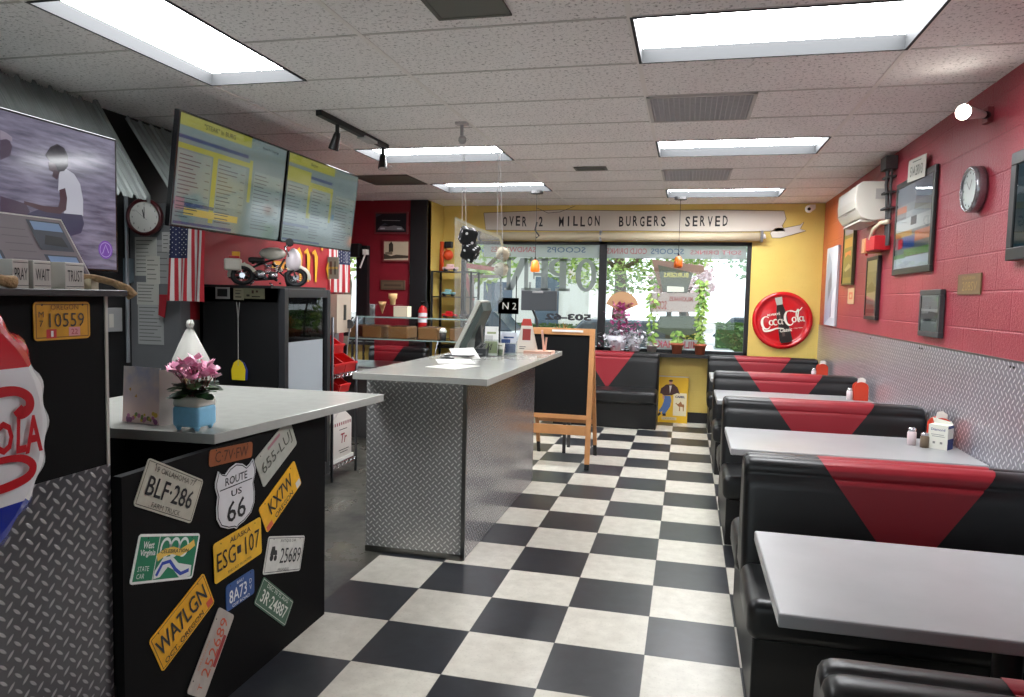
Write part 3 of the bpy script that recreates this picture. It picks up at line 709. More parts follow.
plate(2.669, .670, 27.5, .30, .13, (230, 172, 30), [('KX7W', .0, .012, .062, .19, K, .01), ('OREGON', 0, -.045, .022, .15, K, .01), ('r', -.145, -.062, -.1, -.038, (205, 90, 60)), ('r', .11, -.06, .145, -.03, (205, 205, 200))], 'yellow licence plate reading KX7W, tilted at upper right of the counter')
plate(2.636, .862, 27, .285, .14, (166, 168, 158), [('655-LUJ', 0, -.006, .062, .24, (72, 74, 66), 0), ('r', -.05, .045, .05, .058, (160, 110, 120))], 'grey licence plate reading 655-LUJ just under the countertop')
plate(2.064, .401, 24.5, .295, .145, (226, 164, 26), [('WA7LGN', -.005, .012, .066, .26, (34, 38, 44), .01), ('OCT, OREGON', -.02, -.052, .022, .21, K, .01), ('r', .11, -.062, .142, -.036, (200, 80, 60))], 'yellow licence plate reading WA7LGN at lower left of the counter', (60, 50, 20))
plate(2.205, .222, 52, .29, .115, (172, 164, 156), [('252689', .02, -.004, .05, .2, (192, 82, 50), .0), ('T', -.115, -.004, .025, .02, (192, 82, 50)), ('OREGON', -.02, .045, .01, .1, (190, 120, 90)), ('r', -.04, -.052, .07, -.032, (150, 40, 40))], 'faded plate with red numbers 252689, lowest on the counter', depth=.004)
plate(2.385, .381, 1, .178, .1, (36, 78, 140), [('8A73', -.018, -.002, .05, .11, (226, 230, 232), .01), ('BAU', -.005, .038, .012, .04, (226, 230, 232)), ('D', .062, .012, .018, .014, (226, 230, 232)), ('V', .062, -.014, .018, .014, (226, 230, 232)), ('OFF ROAD', 0, -.040, .012, .11, (226, 230, 232))], 'small blue licence plate reading 8A73 below the yellow ESG plate')
plate(2.619, .235, -40.5, .30, .11, (52, 92, 70), [('3R·24887', 0, -.008, .05, .24, (220, 224, 214), .01), ('DEC 70 72 AUG', 0, .035, .014, .2, (220, 224, 214))], 'green licence plate reading 3R-24887 at lower right of the counter', (200, 205, 195))
def bug(l, f):
    l.disc(-.105, -.01, .014, f, .0034).disc(-.075, -.012, .012, f, .0034).poly([(-.12, 0), (-.065, 0), (-.07, .018), (-.085, .02), (-.09, .035), (-.112, .034)], f, .0034)
plate(2.698, .411, -17, .30, .15, (206, 206, 200), [('25689', .045, -.004, .062, .17, K, .0), ('ANTIQUE CAR', .01, .056, .014, .13, K), ('f', K, bug), ('ARKANSAS', .0, -.06, .012, .09, K)], 'white antique car plate reading 25689 on the right of the counter', K)
plate(2.334, .915, -4, .26, .06, (142, 78, 42), [('C·7V·FW', 0, 0, .04, .2, (70, 36, 22))], 'rusty orange plate half hidden under the countertop edge')
# route shield
f = wallL(LX + .003, 2.357, .757, 0)
t = thing('route_shield', f.o, 'white route US 66 shield among the licence plates', 'sign')
half = [(0, .118), (.035, .108), (.06, .09), (.08, .098), (.098, .112), (.112, .075), (.112, .055), (.10, .02), (.107, -.02), (.105, -.06), (.085, -.095), (.045, -.115), (.012, -.122), (0, -.13)]
half = [(x * 1.1, y) for x, y in half]; outl = half + [(-x, y) for x, y in half[-2:0:-1]]
MB(mat((210, 210, 212), .4)).prism(outl[::-1], 0, .003, f).build('plate', t)
l = MB(INK)
pp = outl + [outl[0]]; l.line([(x * .95, y * .95 - .0005) for x, y in pp], .004, f, .0036)
l.text('ROUTE', 0, .062, .03, f, .004, w=.135, bold=.01).rect(-.1, .036, .1, .04, f, .004).text('US', 0, .011, .024, f, .004, w=.065, bold=.01).text('66', 0, -.055, .078, f, .004, w=.115, bold=.01).build('lettering', t)

# ================================================================ TALL PARTITION AT LEFT
PX = -1.65
t = thing('partition', (PX - .1, .9, 0), 'tall black partition with a diamond plate lower half at the left edge', 'partition')
MB(BPN).box(PX - .03, 0.3, .995, PX, 1.79, 1.49).box(PX - .5, 1.76, 0, PX - .03, 1.79, 1.49).build('black_panel', t)
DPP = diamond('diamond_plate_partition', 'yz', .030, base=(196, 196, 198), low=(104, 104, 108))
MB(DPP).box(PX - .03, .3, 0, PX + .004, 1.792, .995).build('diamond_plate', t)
MB(mat((180, 176, 168), .4)).box(PX - .001, 1.782, .995, PX + .004, 1.792, 1.49).build('edge_strip', t)
MB(mat((36, 36, 38), .45)).box(PX - .5, .3, 1.49, PX + .04, 1.83, 1.508).build('shelf', t, bevel=.002)
plate(1.634, 1.423, 0, .183, .102, (206, 150, 28), [('OREGON', .005, .037, .014, .09, (110, 70, 20)), ('10559', .012, .002, .038, .115, (60, 52, 40)), ('M', -.07, .018, .015, .016, (60, 52, 40)), ('7', -.07, -.006, .016, .012, (60, 52, 40)), ('r', -.054, -.046, -.022, -.022, (196, 50, 50)), ('1', -.037, -.034, .016, .008, (235, 235, 230)), ('r', .018, -.042, .056, -.018, (215, 150, 150)), ('22', .036, -.03, .014, .022, (170, 60, 70))],
      'small yellow Oregon motorcycle plate reading M7 10559 on the black partition', (120, 80, 20), x=PX + .002, group=None)
# word blocks
for s_, yy, w_, l_ in (('PRAY', 1.568, .055, 'white word block reading PRAY on the partition shelf'), ('WAIT', 1.634, .064, 'white word block reading WAIT in the middle of the shelf'), ('TRUST', 1.742, .076, 'white word block reading TRUST at the shelf end')):
    f = Fr((PX - .06, yy, 1.508), (-.12, 1, 0), (0, 0, 1)); t = thing('word_block', f.o, l_, 'sign block', None)
    MB(mat((205, 202, 194), .6)).box(-w_ / 2, 0, -.045, w_ / 2, .076, 0, f).build('block', t, bevel=.002)
    lm = MB(INK).text(s_, 0, .038, .032, f, .001, w=w_ * .78)
    for v_ in (.008, .068): lm.rect(-w_ * .46, v_ - .0008, w_ * .46, v_ + .0008, f, .0008)
    lm.build('lettering', t)
MB(mat((196, 186, 160), .6)).box(PX - .10, 1.80, 1.508, PX - .06, 1.828, 1.54).build('wood_block', label='tiny cream block at the end of the shelf beside the rope', cat='block')
RP = mat((168, 138, 100), .9, 0, .25, 120, .6)
def rope(pts, label):
    return MB(RP).tube(pts, [.010] * (len(pts) - 2) + [.014, .017], 8).build('rope', label=label, cat='rope', smooth=True)
rope([(PX - .03, 1.33, 1.56), (PX + .0, 1.38, 1.55), (PX + .012, 1.415, 1.537), (PX + .022, 1.445, 1.526), (PX + .026, 1.47, 1.523)], 'tan rope end drooping over the shelf at the PRAY block')
rope([(PX - .12, 1.80, 1.546), (PX - .06, 1.812, 1.543), (PX - .01, 1.83, 1.530), (PX + .02, 1.848, 1.512), (PX + .03, 1.862, 1.49)], 'tan rope end hanging off the right tip of the shelf')
# tilted photo menu behind the blocks
t = thing('photo_menu', (PX - .15, 1.55, 1.508), 'slanted grey photo card with pictures of cars behind the word blocks', 'menu')
f = Fr((PX - .13, 1.60, 1.51), (.03, 1, 0), (-.62, 0, 1))
MB(mat((122, 112, 118), .5)).box(-.2, 0, -.004, .29, .25, 0, f).build('card', t)
mb = MB(mat((206, 202, 198), .5)); mb.rect(-.2, .245, .29, .25, f, .001).rect(.286, 0, .29, .25, f, .001)
mb.m(mat((60, 66, 80), .4)).rect(.16, .01, .275, .115, f, .001).rect(.16, .13, .275, .235, f, .001).rect(-.06, .01, .03, .12, f, .001)
mb.m(mat((120, 150, 190), .4)).rect(.17, .08, .27, .11, f, .0015).rect(.17, .2, .27, .23, f, .0015).rect(-.05, .08, .02, .115, f, .0015)
mb.m(mat((24, 26, 34), .4)).poly([(.18, .03), (.265, .025), (.26, .06), (.2, .066)], f, .0018).poly([(.18, .15), (.26, .145), (.255, .18), (.2, .184)], f, .0018)
mb.m(mat((100, 90, 98), .5))
for k in range(8): mb.rect(.055, .02 + k * .025, .14, .0225 + k * .025, f, .001)
mb.build('print', t)

# bottle cap sign
f = wallL(-1.575, 1.14, 1.18, 0); R0 = .335
t = thing('bottle_cap_sign', (f.o.x, f.o.y, f.o.z - R0), 'big red white and blue bottle cap sign at the left edge', 'sign')
nf = 21; N = nf * 8
def capring(r, c, amp): return [f.p((r + amp * math.cos(k / N * nf * 2 * math.pi)) * math.cos(k / N * 2 * math.pi), (r + amp * math.cos(k / N * nf * 2 * math.pi)) * math.sin(k / N * 2 * math.pi), c) for k in range(N)]
def bandcol(z, side=False):
    if z > .143: return mat((196, 22, 34), .25, coat=.4)
    if z < -.175: return mat((24, 44, 150), .25, coat=.4)
    return mat((222, 222, 224), .25, coat=.4)
prof = [(.355, 0, .013), (.35, .012, .011), (.335, .035, .007), (.318, .05, .003), (.30, .056, 0), (.2, .060, 0), (.1, .062, 0), (.001, .063, 0)]
# the face is cut by rows so that colours meet on straight lines
mb = MB()
rings = [capring(*q) for q in prof]
def slope_z(p): return (p - f.o).dot(f.v) - .10 * (p - f.o).dot(f.u) * 0
for i in range(len(rings) - 1):
    if i >= 4: continue
    for k in range(N):
        q = [rings[i][k], rings[i][(k + 1) % N], rings[i + 1][(k + 1) % N], rings[i + 1][k]]
        zc = sum(slope_z(a) for a in q) / 4; mb.m(bandcol(zc)); mb.quad(*q)
mb.build('crimped_rim', t, smooth=True)
mb = MB(); r = .302; rows = [(-r, -.175), (-.175, .143), (.143, r)]
for a, b in rows:
    for k in range(8):
        z0 = a + (b - a) * k / 8; z1 = a + (b - a) * (k + 1) / 8; w0 = math.sqrt(max(0, r * r - z0 * z0)); w1 = math.sqrt(max(0, r * r - z1 * z1))
        mb.m(bandcol((a + b) / 2))
        for s in range(12):
            def pt(s_, w, z): u_ = -w + 2 * w * s_ / 12; return f.p(u_, z, .056 + .010 * (1 - (u_ * u_ + z * z) / (r * r)))
            mb.quad(pt(s, w0, z0), pt(s + 1, w0, z0), pt(s + 1, w1, z1), pt(s, w1, z1))
mb.build('cap_face', t, smooth=True)
l = MB(mat((186, 24, 34), .3)); c = .069
l.text('O', .186, -.013, .078, f, c, w=.05, bold=.03).text('L', .232, -.013, .086, f, c - .001, w=.028, bold=.03, shear=.1).text('A', .268, -.017, .09, f, c - .003, w=.048, bold=.03)
l.text('C', .13, -.01, .085, f, c, w=.045, bold=.03).text('PEPSI', -.07, .0, .09, f, c, w=.26, bold=.03)
l.line([(.05, .02), (.08, .06), (.13, .082), (.18, .092), (.225, .09), (.254, .072), (.256, .048), (.236, .038), (.224, .05)], [.012, .02, .024, .024, .022, .022, .024, .03, .026], f, c - .001, sm=True)
l.line([(.02, -.05), (.1, -.07), (.18, -.064), (.235, -.07), (.262, -.092), (.25, -.116), (.2, -.128), (.13, -.13), (.05, -.12)], [.01, .014, .016, .018, .02, .022, .022, .018, .01], f, c - .002, sm=True)
l.build('lettering', t)

# pot of pink cyclamen
pc = V((-1.765, 2.33, 1.0))
t = thing('potted_cyclamen', pc, 'pink cyclamen in a square light blue and white pot on the plate counter', 'potted plant')
PB = mat((128, 190, 222), .45, 0, .04, 60); mb = MB(PB); w = .056
mb.rbox(pc.x - w, pc.y - w, 1.012, pc.x + w, pc.y + w, 1.09, .014).m(mat((222, 220, 208), .45)).rbox(pc.x - w + .001, pc.y - w + .001, 1.085, pc.x + w - .001, pc.y + w - .001, 1.122, .012)
mb.m(PB)
for sx in (-1, 1):
    for sy in (-1, 1): mb.lathe([(.006, 0), (.014, .016)], (pc.x + sx * .038, pc.y + sy * .038, 1.0), n=8)
mb.build('pot', t, smooth=True)
LFM = [mat((44, 78, 44), .5), mat((70, 104, 60), .5), mat((30, 56, 34), .5)]
r2 = random.Random(11); mb = MB(); ST = mat((110, 70, 60), .6)
for k in range(70):
    a = r2.uniform(0, 6.283); rad = r2.uniform(.01, .088); z = 1.125 + r2.uniform(.0, .05) * (1.3 - rad * 6); p_ = V((pc.x + math.cos(a) * rad, pc.y + math.sin(a) * rad, z))
    mb.m(LFM[k % 3]); fr = Fr(p_, (math.cos(a), math.sin(a), r2.uniform(-.5, .2)), (-math.sin(a), math.cos(a), r2.uniform(-.3, .3)))
    s = r2.uniform(.018, .028); mb.poly([(-s * .7, 0), (-s, s * .6), (-s * .3, s), (s * .6, s * .75), (s * 1.15, 0), (s * .6, -s * .75), (-s * .3, -s), (-s, -s * .6)], fr)
mb.build('leaves', t)
mb = MB(ST); fl = MB(); PK = [mat((240, 172, 200), .5), mat((232, 146, 184), .5), mat((246, 196, 216), .5)]
for k in range(30):
    a = r2.uniform(0, 6.283); rad = r2.uniform(.0, .075) if k < 24 else .09; top = V((pc.x + math.cos(a) * rad - .012, pc.y + math.sin(a) * rad, 1.175 + r2.uniform(0, .085) * (1 - rad * 6) + .01)); 
    mb.tube([(pc.x + math.cos(a) * rad * .3, pc.y + math.sin(a) * rad * .3, 1.12), (pc.x + math.cos(a) * rad * .8, pc.y + math.sin(a) * rad * .8, top.z - .03), top], .0018, 5)
    for j in range(7):
        b = r2.uniform(0, 6.283); fl.m(PK[(k + j) % 3]); d = V((math.cos(b) * .75, math.sin(b) * .75, r2.uniform(.1, 1)))
        fl.leaf(top - V((0, 0, .006)), d, V((-math.sin(b), math.cos(b), 0)).cross(d), .042, .032)
mb.build('stems', t); fl.build('flowers', t)
# greeting card
t = thing('greeting_card', (-2.0, 2.42, 1.0), 'standing greeting card with a pink and lilac sky and flowers beside the cyclamen', 'greeting card')
cardg = NG('pastel_print'); X = cardg.sep()
cardg.set('Base Color', cardg.mix(cardg.rng(X[2], .05, .21), lin((236, 208, 202)), cardg.mix(cardg.rng(cardg.noise(14, 3), .4, .62), lin((186, 190, 214)), lin((228, 220, 218))))); cardg.set('Roughness', .4)
f = Fr((-2.09, 2.36, 1.0), (1, -.12, 0), (0, .06, 1))
MB(cardg.m).box(-.02, 0, 0, .165, .215, .002, f).build('front_cover', t)
f2 = Fr(f.p(.165, 0, 0), (.5, .6, 0), (0, 0, 1)); MB(mat((205, 190, 180), .5)).box(0, 0, 0, .09, .21, .002, f2).build('back_cover', t)
mb = MB(); 
for k in range(26):
    mb.m([mat((200, 120, 160), .5), mat((120, 140, 80), .5), mat((222, 186, 80), .5), mat((150, 90, 130), .5)][k % 4]); a, b = r2.uniform(-.01, .15), abs(r2.gauss(0, .018)) + .008
    mb.disc(a, b, r2.uniform(.005, .011), f, .0026 + .0002 * (k % 5), 7)
mb.m(mat((210, 160, 70), .5)).poly([(.01, .128), (.022, .135), (.02, .12)], f, .003).poly([(.04, .1), (.05, .112), (.052, .098)], f, .003)
mb.build('flower_print', t)

# ================================================================ LEFT WALL : screens, awnings, fridge
GL = mat((8, 8, 9), .12)
# large picture screen
t = thing('television', (-2.86, 2.5, 1.6), 'large wall screen at far left showing a person in a white t-shirt sitting by water', 'television')
def glow(c, e, sp=1.0):
    k = ('glow', c, e, sp)
    if k not in MC:
        m = mat((9, 9, 10), .08, emit=e, spec=sp, name='screen_glow').copy(); MC[k] = m
        m.node_tree.nodes['Principled BSDF'].inputs['Emission Color'].default_value = lin(c)
    return MC[k]
def scr(c): return mat(c, .16, emit=.32)
ang = 0; f = wallL(-2.8, 1.92, 1.605); w, h = 1.19, .635
MB(GL).box(-.012, -.012, -.05, w + .012, h + .012, -.001, f).build('case', t, bevel=.003)
g = NG('screen_picture'); X = g.sep()
nn = g.nt.nodes.new('ShaderNodeTexNoise'); nn.inputs['Scale'].default_value = 6; nn.inputs['Detail'].default_value = 5
g.nt.links.new(g.comb(0.0, g.math('ADD', X[1], g.math('MULTIPLY', X[2], .8)), g.math('MULTIPLY', X[2], 7)), nn.inputs['Vector'])
c_ = g.mix(g.rng(nn.outputs[0], .32, .66), lin((76, 72, 92)), lin((134, 128, 150)))
g.set('Base Color', lin((30, 30, 34))); g.set('Roughness', .12); g.set('Emission Color', c_); g.set('Emission Strength', .5)
MB(g.m).rect(0, 0, w, h, f).build('screen', t)
def sc2(c): return glow(c, .5, .4)
mb = MB(sc2((196, 196, 208)))       # t-shirt
# coordinates: u along y from 1.92, v above 1.605
def tvp(pts): return [((at(px, py, x=-2.8).y - 1.92), (at(px, py, x=-2.8).z - 1.605)) for px, py in pts][::-1]
mb.poly(tvp([(59, 172), (66, 169), (74, 174), (80, 184), (83, 200), (83, 216), (64, 214), (63, 200), (58, 190)]), f, .0006)
mb.m(sc2((34, 28, 40))).poly(tvp([(45, 155), (50, 147), (57, 144), (64, 148), (68, 156), (68, 166), (64, 171), (58, 172), (55, 164), (50, 162)]), f, .001)
mb.m(sc2((70, 52, 62))).poly(tvp([(48, 162), (56, 162), (60, 171), (57, 180), (52, 176), (53, 172), (49, 170)]), f, .0008)
mb.m(sc2((84, 62, 70))).poly(tvp([(59, 190), (65, 188), (67, 198), (66, 210), (60, 214), (45, 212), (24, 204), (24, 201), (44, 206), (58, 207), (60, 200)]), f, .0009)
mb.m(sc2((70, 68, 92))).poly(tvp([(26, 214), (40, 209), (60, 213), (82, 215), (84, 224), (81, 233), (64, 238), (48, 236), (32, 234), (20, 226)]), f, .0007)
mb.m(sc2((84, 72, 88))).poly(tvp([(0, 196), (14, 200), (26, 204), (30, 212), (20, 220), (0, 218)]), f, .0008).poly(tvp([(0, 136), (8, 138), (12, 146), (10, 156), (0, 160)]), f, .0008)
mb.m(sc2((150, 140, 156))).poly(tvp([(0, 130), (5, 132), (12, 137), (12, 142), (6, 139), (0, 140)]), f, .0011)
mb.m(sc2((120, 78, 170))).disc(1.12, .095, .045, f, .001, 20).m(sc2((176, 150, 214))).ring(1.12, .095, .033, .037, f, .0013).line([(1.1, .075), (1.12, .12), (1.14, .08)], .006, f, .0013)
mb.build('picture_figures', t)
MB(STEEL).box(-2.98, 2.2, 1.75, -2.86, 2.3, 2.0).box(-3.8, 2.2, 1.85, -2.9, 2.26, 1.9).box(-3.8, 2.7, 1.85, -2.86, 2.76, 1.9).build('bracket', t)

# menu screens
def menu(y0, y1, label, title, seed):
    t = thing('menu_screen', (-2.8, (y0 + y1) / 2, 1.87), label, 'menu screen', 'menu screens above the drinks fridge')
    w, h = y1 - y0, .635; f = Fr((-2.80, y0, 1.862), (0, 1, 0), (.115, -0, 1)); 
    MB(GL).box(0, -.0, -.035, w, h, -.001, f).build('case', t, bevel=.003)
    e = .36
    def s_(c): return glow(c, e)
    BG, YE, LT, TX, BLU = s_((112, 132, 132)), s_((158, 160, 70)), s_((128, 146, 142)), s_((66, 78, 86)), s_((58, 76, 112))
    MB(BG).rect(.012, .012, w - .012, h - .012, f).build('screen', t)
    r = random.Random(seed); mb = MB(YE)
    mb.rect(.012, h - .075, w * .62, h - .012, f, .0005).rect(.012, h - .2, w * .62, h - .17, f, .0005)
    cols = [(.03, w * .27), (w * .34, w * .58), (w * .68, w * .95)]
    if seed == 1:
        mb.rect(w * .29, .05, w * .33, h - .2, f, .0005).rect(w * .62, .22, w * .65, h - .15, f, .0005).m(s_((190, 168, 80))).rect(.10, .075, w * .55, .115, f, .0007)
        mb.m(s_((150, 120, 130))).rect(.02, .10, .1, .17, f, .0008)
    else:
        mb.rect(.012, h - .2, w * .3, h - .1, f, .0006).rect(w * .28, .2, w * .62, .24, f, .0005).rect(w * .28, .4, w * .62, .44, f, .0005).rect(w * .28, .2, w * .31, .44, f, .0005).rect(w * .59, .2, w * .62, .44, f, .0005)
        mb.m(s_((70, 120, 150))).rect(w * .64, .23, w * .97, .27, f, .0006)
    mb.m(BLU).rect(.012, .125, w * .33, .145, f, .0005).rect(.012, h - .145, w * .6, h - .125, f, .0005).rect(.02, .02, w * .5, .035, f, .0005)
    mb.m(LT)
    for a, b in cols: mb.rect(a - .01, .16, b + .01, h - .21, f, .0007)
    mb.m(TX)
    for a, b in cols:
        for k in range(13):
            v = h - .235 - k * .0235
            mb.rect(a, v, a + (b - a) * r.uniform(.35, .75), v + .006, f, .001)
            if k % 2: mb.rect(b - .04, v, b, v + .005, f, .001)
        for k in range(3): mb.rect(a, .06 + .022 * k, a + (b - a) * r.uniform(.4, .8), .066 + .022 * k, f, .001)
    mb.m(s_((30, 34, 36))).text(title, w * .33, h - .045, .03, f, .0012, bold=.01)
    if seed == 1: mb.text('Boom Pie Toppings', w * .82, h - .05, .022, f, .0012, bold=.01)
    mb.build('menu_print', t)
    yb = max((y0 + y1) / 2 + .2, 4.5)
    MB(STEEL).box(-3.4, yb, 2.0, -2.82, yb + .04, 2.04).build('bracket', t)
menu(3.50, 4.60, 'left-hand menu screen, the nearer one, with blue and yellow columns', '"STEAK" In BURG', 1)
menu(4.62, 5.72, 'right-hand menu screen, the further one, beside the red wall', 'Burgers', 2)

# corrugated metal awnings
CG = mat((128, 134, 132), .42, .25, .25, 2.5, name='galvanised_sheet')
def awning(y0, y1, xa, za, xb, zb, skew, label):
    t = thing('corrugated_awning', (xb, (y0 + y1) / 2, zb), label, 'awning', 'corrugated awnings')
    n = int((y1 - y0) / .009); vs = []
    for i in range(n + 1):
        y = y0 + (y1 - y0) * i / n; ph = (i % 12); b = .022 if ph in (2, 3, 4) else (.006 if ph in (7, 9) else 0)
        vs += [V((xa, y, za + b)), V((xb, y + skew, zb + b))]
    mb = MB(CG).add(vs, [(2 * i, 2 * i + 1, 2 * i + 3, 2 * i + 2) for i in range(n)]); mb.add([v - V((0, 0, .003)) for v in vs], [(2 * i + 2, 2 * i + 3, 2 * i + 1, 2 * i) for i in range(n)])
    mb.build('sheet', t)
    MB(mat((150, 156, 154), .35, .7)).prism([(xa, za - .01), (xb, zb - .015), (xb, zb + .03), (xa, za + .03)], 0, .025, Fr((0, y1, 0), (1, 0, 0), (0, 0, 1))).build('edge_rail', t)
awning(1.6, 3.93, -3.66, 2.66, -3.28, 2.06, 0, 'grey corrugated metal awning above the large left screen')
awning(4.18, 4.95, -3.68, 2.64, -3.32, 2.13, 0, 'second corrugated awning strip seen left of the menu screens, partly hidden')
# pipes and dark clutter on the wall
mb = MB(mat((130, 134, 138), .4, .5)); mb.tube([(-3.76, 4.27, 1.0), (-3.76, 4.27, 2.3)], .013); mb.build('conduit', label='thin grey conduit running up the black wall right of the large screen', cat='pipe')
t = thing('outlet_box', (-3.77, 4.18, 1.25), 'grey electrical outlet box low on the conduit', 'electrical box')
MB(mat((140, 142, 142), .5)).box(-3.79, 4.06, 1.22, -3.74, 4.20, 1.38).build('box', t, bevel=.004); MB(mat((180, 178, 170), .5)).box(-3.742, 4.08, 1.25, -3.738, 4.12, 1.34).build('socket', t)
f = wallB(-3.7, 4.345, 0)
tr = MB(mat((150, 152, 150), .6)).prism([(-.10, 0), (-.02, 0), (-.015, .06), (.01, .10), (-.01, .17), (-.03, .2), (-.04, .25), (-.07, .26), (-.09, .2), (-.11, .17), (-.10, .10), (-.09, .06)], 0, .01, wallL(-3.79, 3.75, 1.25))
tr.build('torn_paint_patch', label='ragged pale scrap stuck on the black wall left of the outlet box', cat='paper scrap')
MB(mat((90, 104, 112), .5)).box(-3.8, 4.28, 1.55, -3.77, 4.345, 1.72).build('small_notebook', label='pale blue notepad fixed on the black wall right of the large screen', cat='notepad')

# wall clock
c = at(150, 218, y=4.33); t = thing('wall_clock', (c.x, 4.33, c.z - .12), 'round wall clock with white dial and dark red rim', 'clock')
f = Fr((c.x, 4.30, c.z), (.985, .17, 0), (0, 0, 1)); f = Fr(f.p(0, 0, .02), f.u, f.v)
MB(mat((60, 14, 18), .35)).lathe([(.118, -.03), (.128, 0), (.126, .02), (.112, .028), (.104, .02), (.104, .008)], f.o, f.n, 32).build('rim', t, smooth=True)
MB(mat((196, 196, 190), .5)).disc(0, 0, .106, f, .0095, 32).build('dial', t)
mb = MB(INK); 
for k in range(12):
    a = math.radians(30 * k); mb.text(str(12 if k == 0 else k), .086 * math.sin(a), .086 * math.cos(a), .014, f, .0105)
mb.line([(0, -.01), (.0, .07)], .005, f, .012).line([(0, -.01), (-.012, .05)], .007, f, .0125).line([(.02, -.02), (-.06, .045)], .0015, f, .013); mb.build('hands_and_numerals', t)

# notes on the grey return
def note(q, label, c=(176, 176, 168), lines=7, yy=4.345, text=None):
    P_ = [at(*a, y=yy) for a in q]; x0, x1 = P_[0].x, P_[1].x; z1, z0 = P_[0].z, P_[1].z
    f = wallB(x0, yy, z0); t = thing('pinned_note', (x0, yy, z0), label, 'note', 'papers pinned on the grey wall')
    MB(mat(c, .8)).box(0, 0, 0, x1 - x0, z1 - z0, .002, f).build('sheet', t)
    mb = MB(mat((90, 90, 90), .8)); r = random.Random(int(q[0][0] * 7 + q[0][1]))
    for k in range(lines):
        v = (z1 - z0) * (1 - (k + 1) / (lines + 1)); mb.rect(.01, v, (x1 - x0) * r.uniform(.6, .92), v + .005, f, .0026)
    mb.build('handwriting', t)
note([(135, 237), (157, 276)], 'upper handwritten note under the wall clock', lines=9)
note([(156, 240), (172, 284)], 'greyish note beside the upper handwritten one, next to the flag', (150, 152, 150), 6, 4.347)
note([(146, 256), (160, 284)], 'small note overlapping below the upper handwritten one', (182, 180, 170), 5, 4.34)
note([(137, 282), (159, 305)], 'handwritten note in the middle of the pinned column', lines=6, yy=4.342)
note([(138, 304), (164, 345)], 'large blank-looking sheet lowest on the grey wall', (160, 162, 160), 10)
note([(162, 232), (170, 252)], 'small folded note just under the end of the awning by the flag', (176, 176, 172), 4, 4.335)

# flags
def flag(o, w, h, label, rows=13, turn=0, side=1):
    t = thing('american_flag', o, label, 'flag', 'american flags')
    f = Fr(o, (math.cos(turn), math.sin(turn), 0), (0, 0, -1)); o = V(o)
    R_, W_, B_ = mat((178, 38, 48), .8), mat((206, 202, 198), .8), mat((34, 40, 74), .8)
    def P3(a, b):
        wv_ = .016 * math.sin(a / w * 15 + b * 2) * (.3 + b / h); return o + f.u * (a - .12 * w * b / h * 0) + V((0, 0, -b)) + f.u.cross(V((0, 0, 1))) * wv_ + f.u * (-.03 * b)
    for nm, cells in (('stripes', 'sw'), ('canton', 'b')):
        mb = MB(); nb = 14
        for k in range(rows):
            for s in range(4):
                for j in range(nb):
                    a0 = w * (k + s / 4) / rows; a1 = w * (k + (s + 1) / 4) / rows; b0, b1 = h * j / nb, h * (j + 1) / nb
                    blue = (k < 7) and (j / nb < .4)
                    if blue != (cells == 'b'): continue
                    mb.m(B_ if blue else (R_ if k % 2 == 0 else W_)); mb.quad(P3(a0, b0), P3(a1, b0), P3(a1, b1), P3(a0, b1))
        o_ = mb.build(nm, t, smooth=True)
    st = MB(mat((215, 215, 215), .8))
    for i in range(7):
        for j in range(6):
            a = w * 7 / rows * (i + .5) / 7; b = h * .4 * (j + (.3 if i % 2 else .7)) / 6; p_ = P3(a, b) + f.u.cross(V((0, 0, 1))) * .005 * side
            fr = Fr(p_, f.u, (0, 0, 1)); r = w * .02; st.poly([(r * (1 if q % 2 == 0 else .42) * math.sin(q * math.pi / 5), r * (1 if q % 2 == 0 else .42) * math.cos(q * math.pi / 5)) for q in range(10)], fr)
    st.build('stars', t); return t
flag(tuple(at(170, 226, y=4.25)), .27, .50, 'large american flag hanging stripes-down beside the pinned notes')
a = at(339, 253, y=6.9)
flag((-3.33, 6.80, 2.0), .36, .48, 'smaller american flag hanging beyond the fridge near the bright door', turn=-1.75, side=-1)
# red pennants / bags behind
MB(mat((150, 30, 40), .6)).prism([(0, 0), (.02, .16), (-.04, .16), (-.05, .02)], 0, .004, wallB(at(165, 318, y=4.3).x, 4.3, at(165, 318, y=4.3).z)).build('red_tag', label='narrow red and white strip hanging between the notes and the flag', cat='tag')

# red wall lettering
LT = mat((224, 160, 40), .45)
t = thing('wall_lettering', (-3.39, 5.9, 1.55), 'yellow painted letters on the red wall behind the fridge', 'lettering')
f = wallL(-3.397, 5.62, 1.74, 0)
MB(LT).prism([(-.15, -.03), (.1, -.03), (.12, .03), (-.12, .03)], 0, .01, f).build('dash', t)
mb = MB(mat((60, 20, 10), .5)); 
q_ = [([(.0, .14), (.04, .12), (.045, -.12)], .0), ([(.13, .14), (.16, .12), (.165, -.12)], 0), ([(.24, .14), (.27, .12), (.275, -.12)], 0)]
for dx, col, cc in ((.012, mat((60, 20, 10), .5), .008), (0, LT, .012)):
    mb.m(col)
    for x_ in (.28, .42, .56): mb.line([(x_ + dx - .05, .13), (x_ + dx, .15), (x_ + dx + .03, .1), (x_ + dx + .02, -.13)], [.02, .05, .06, .03], f, cc)
    mb.line([(.70 + dx, .22), (.70 + dx, .17)], .03, f, cc).line([(.84 + dx, -.1), (.8 + dx, .0), (.86 + dx, .08), (.96 + dx, .06), (1.0 + dx, -.02), (.97 + dx, -.12)], [.03, .05, .06, .05, .06, .03], f, cc)
mb.build('letters', t)

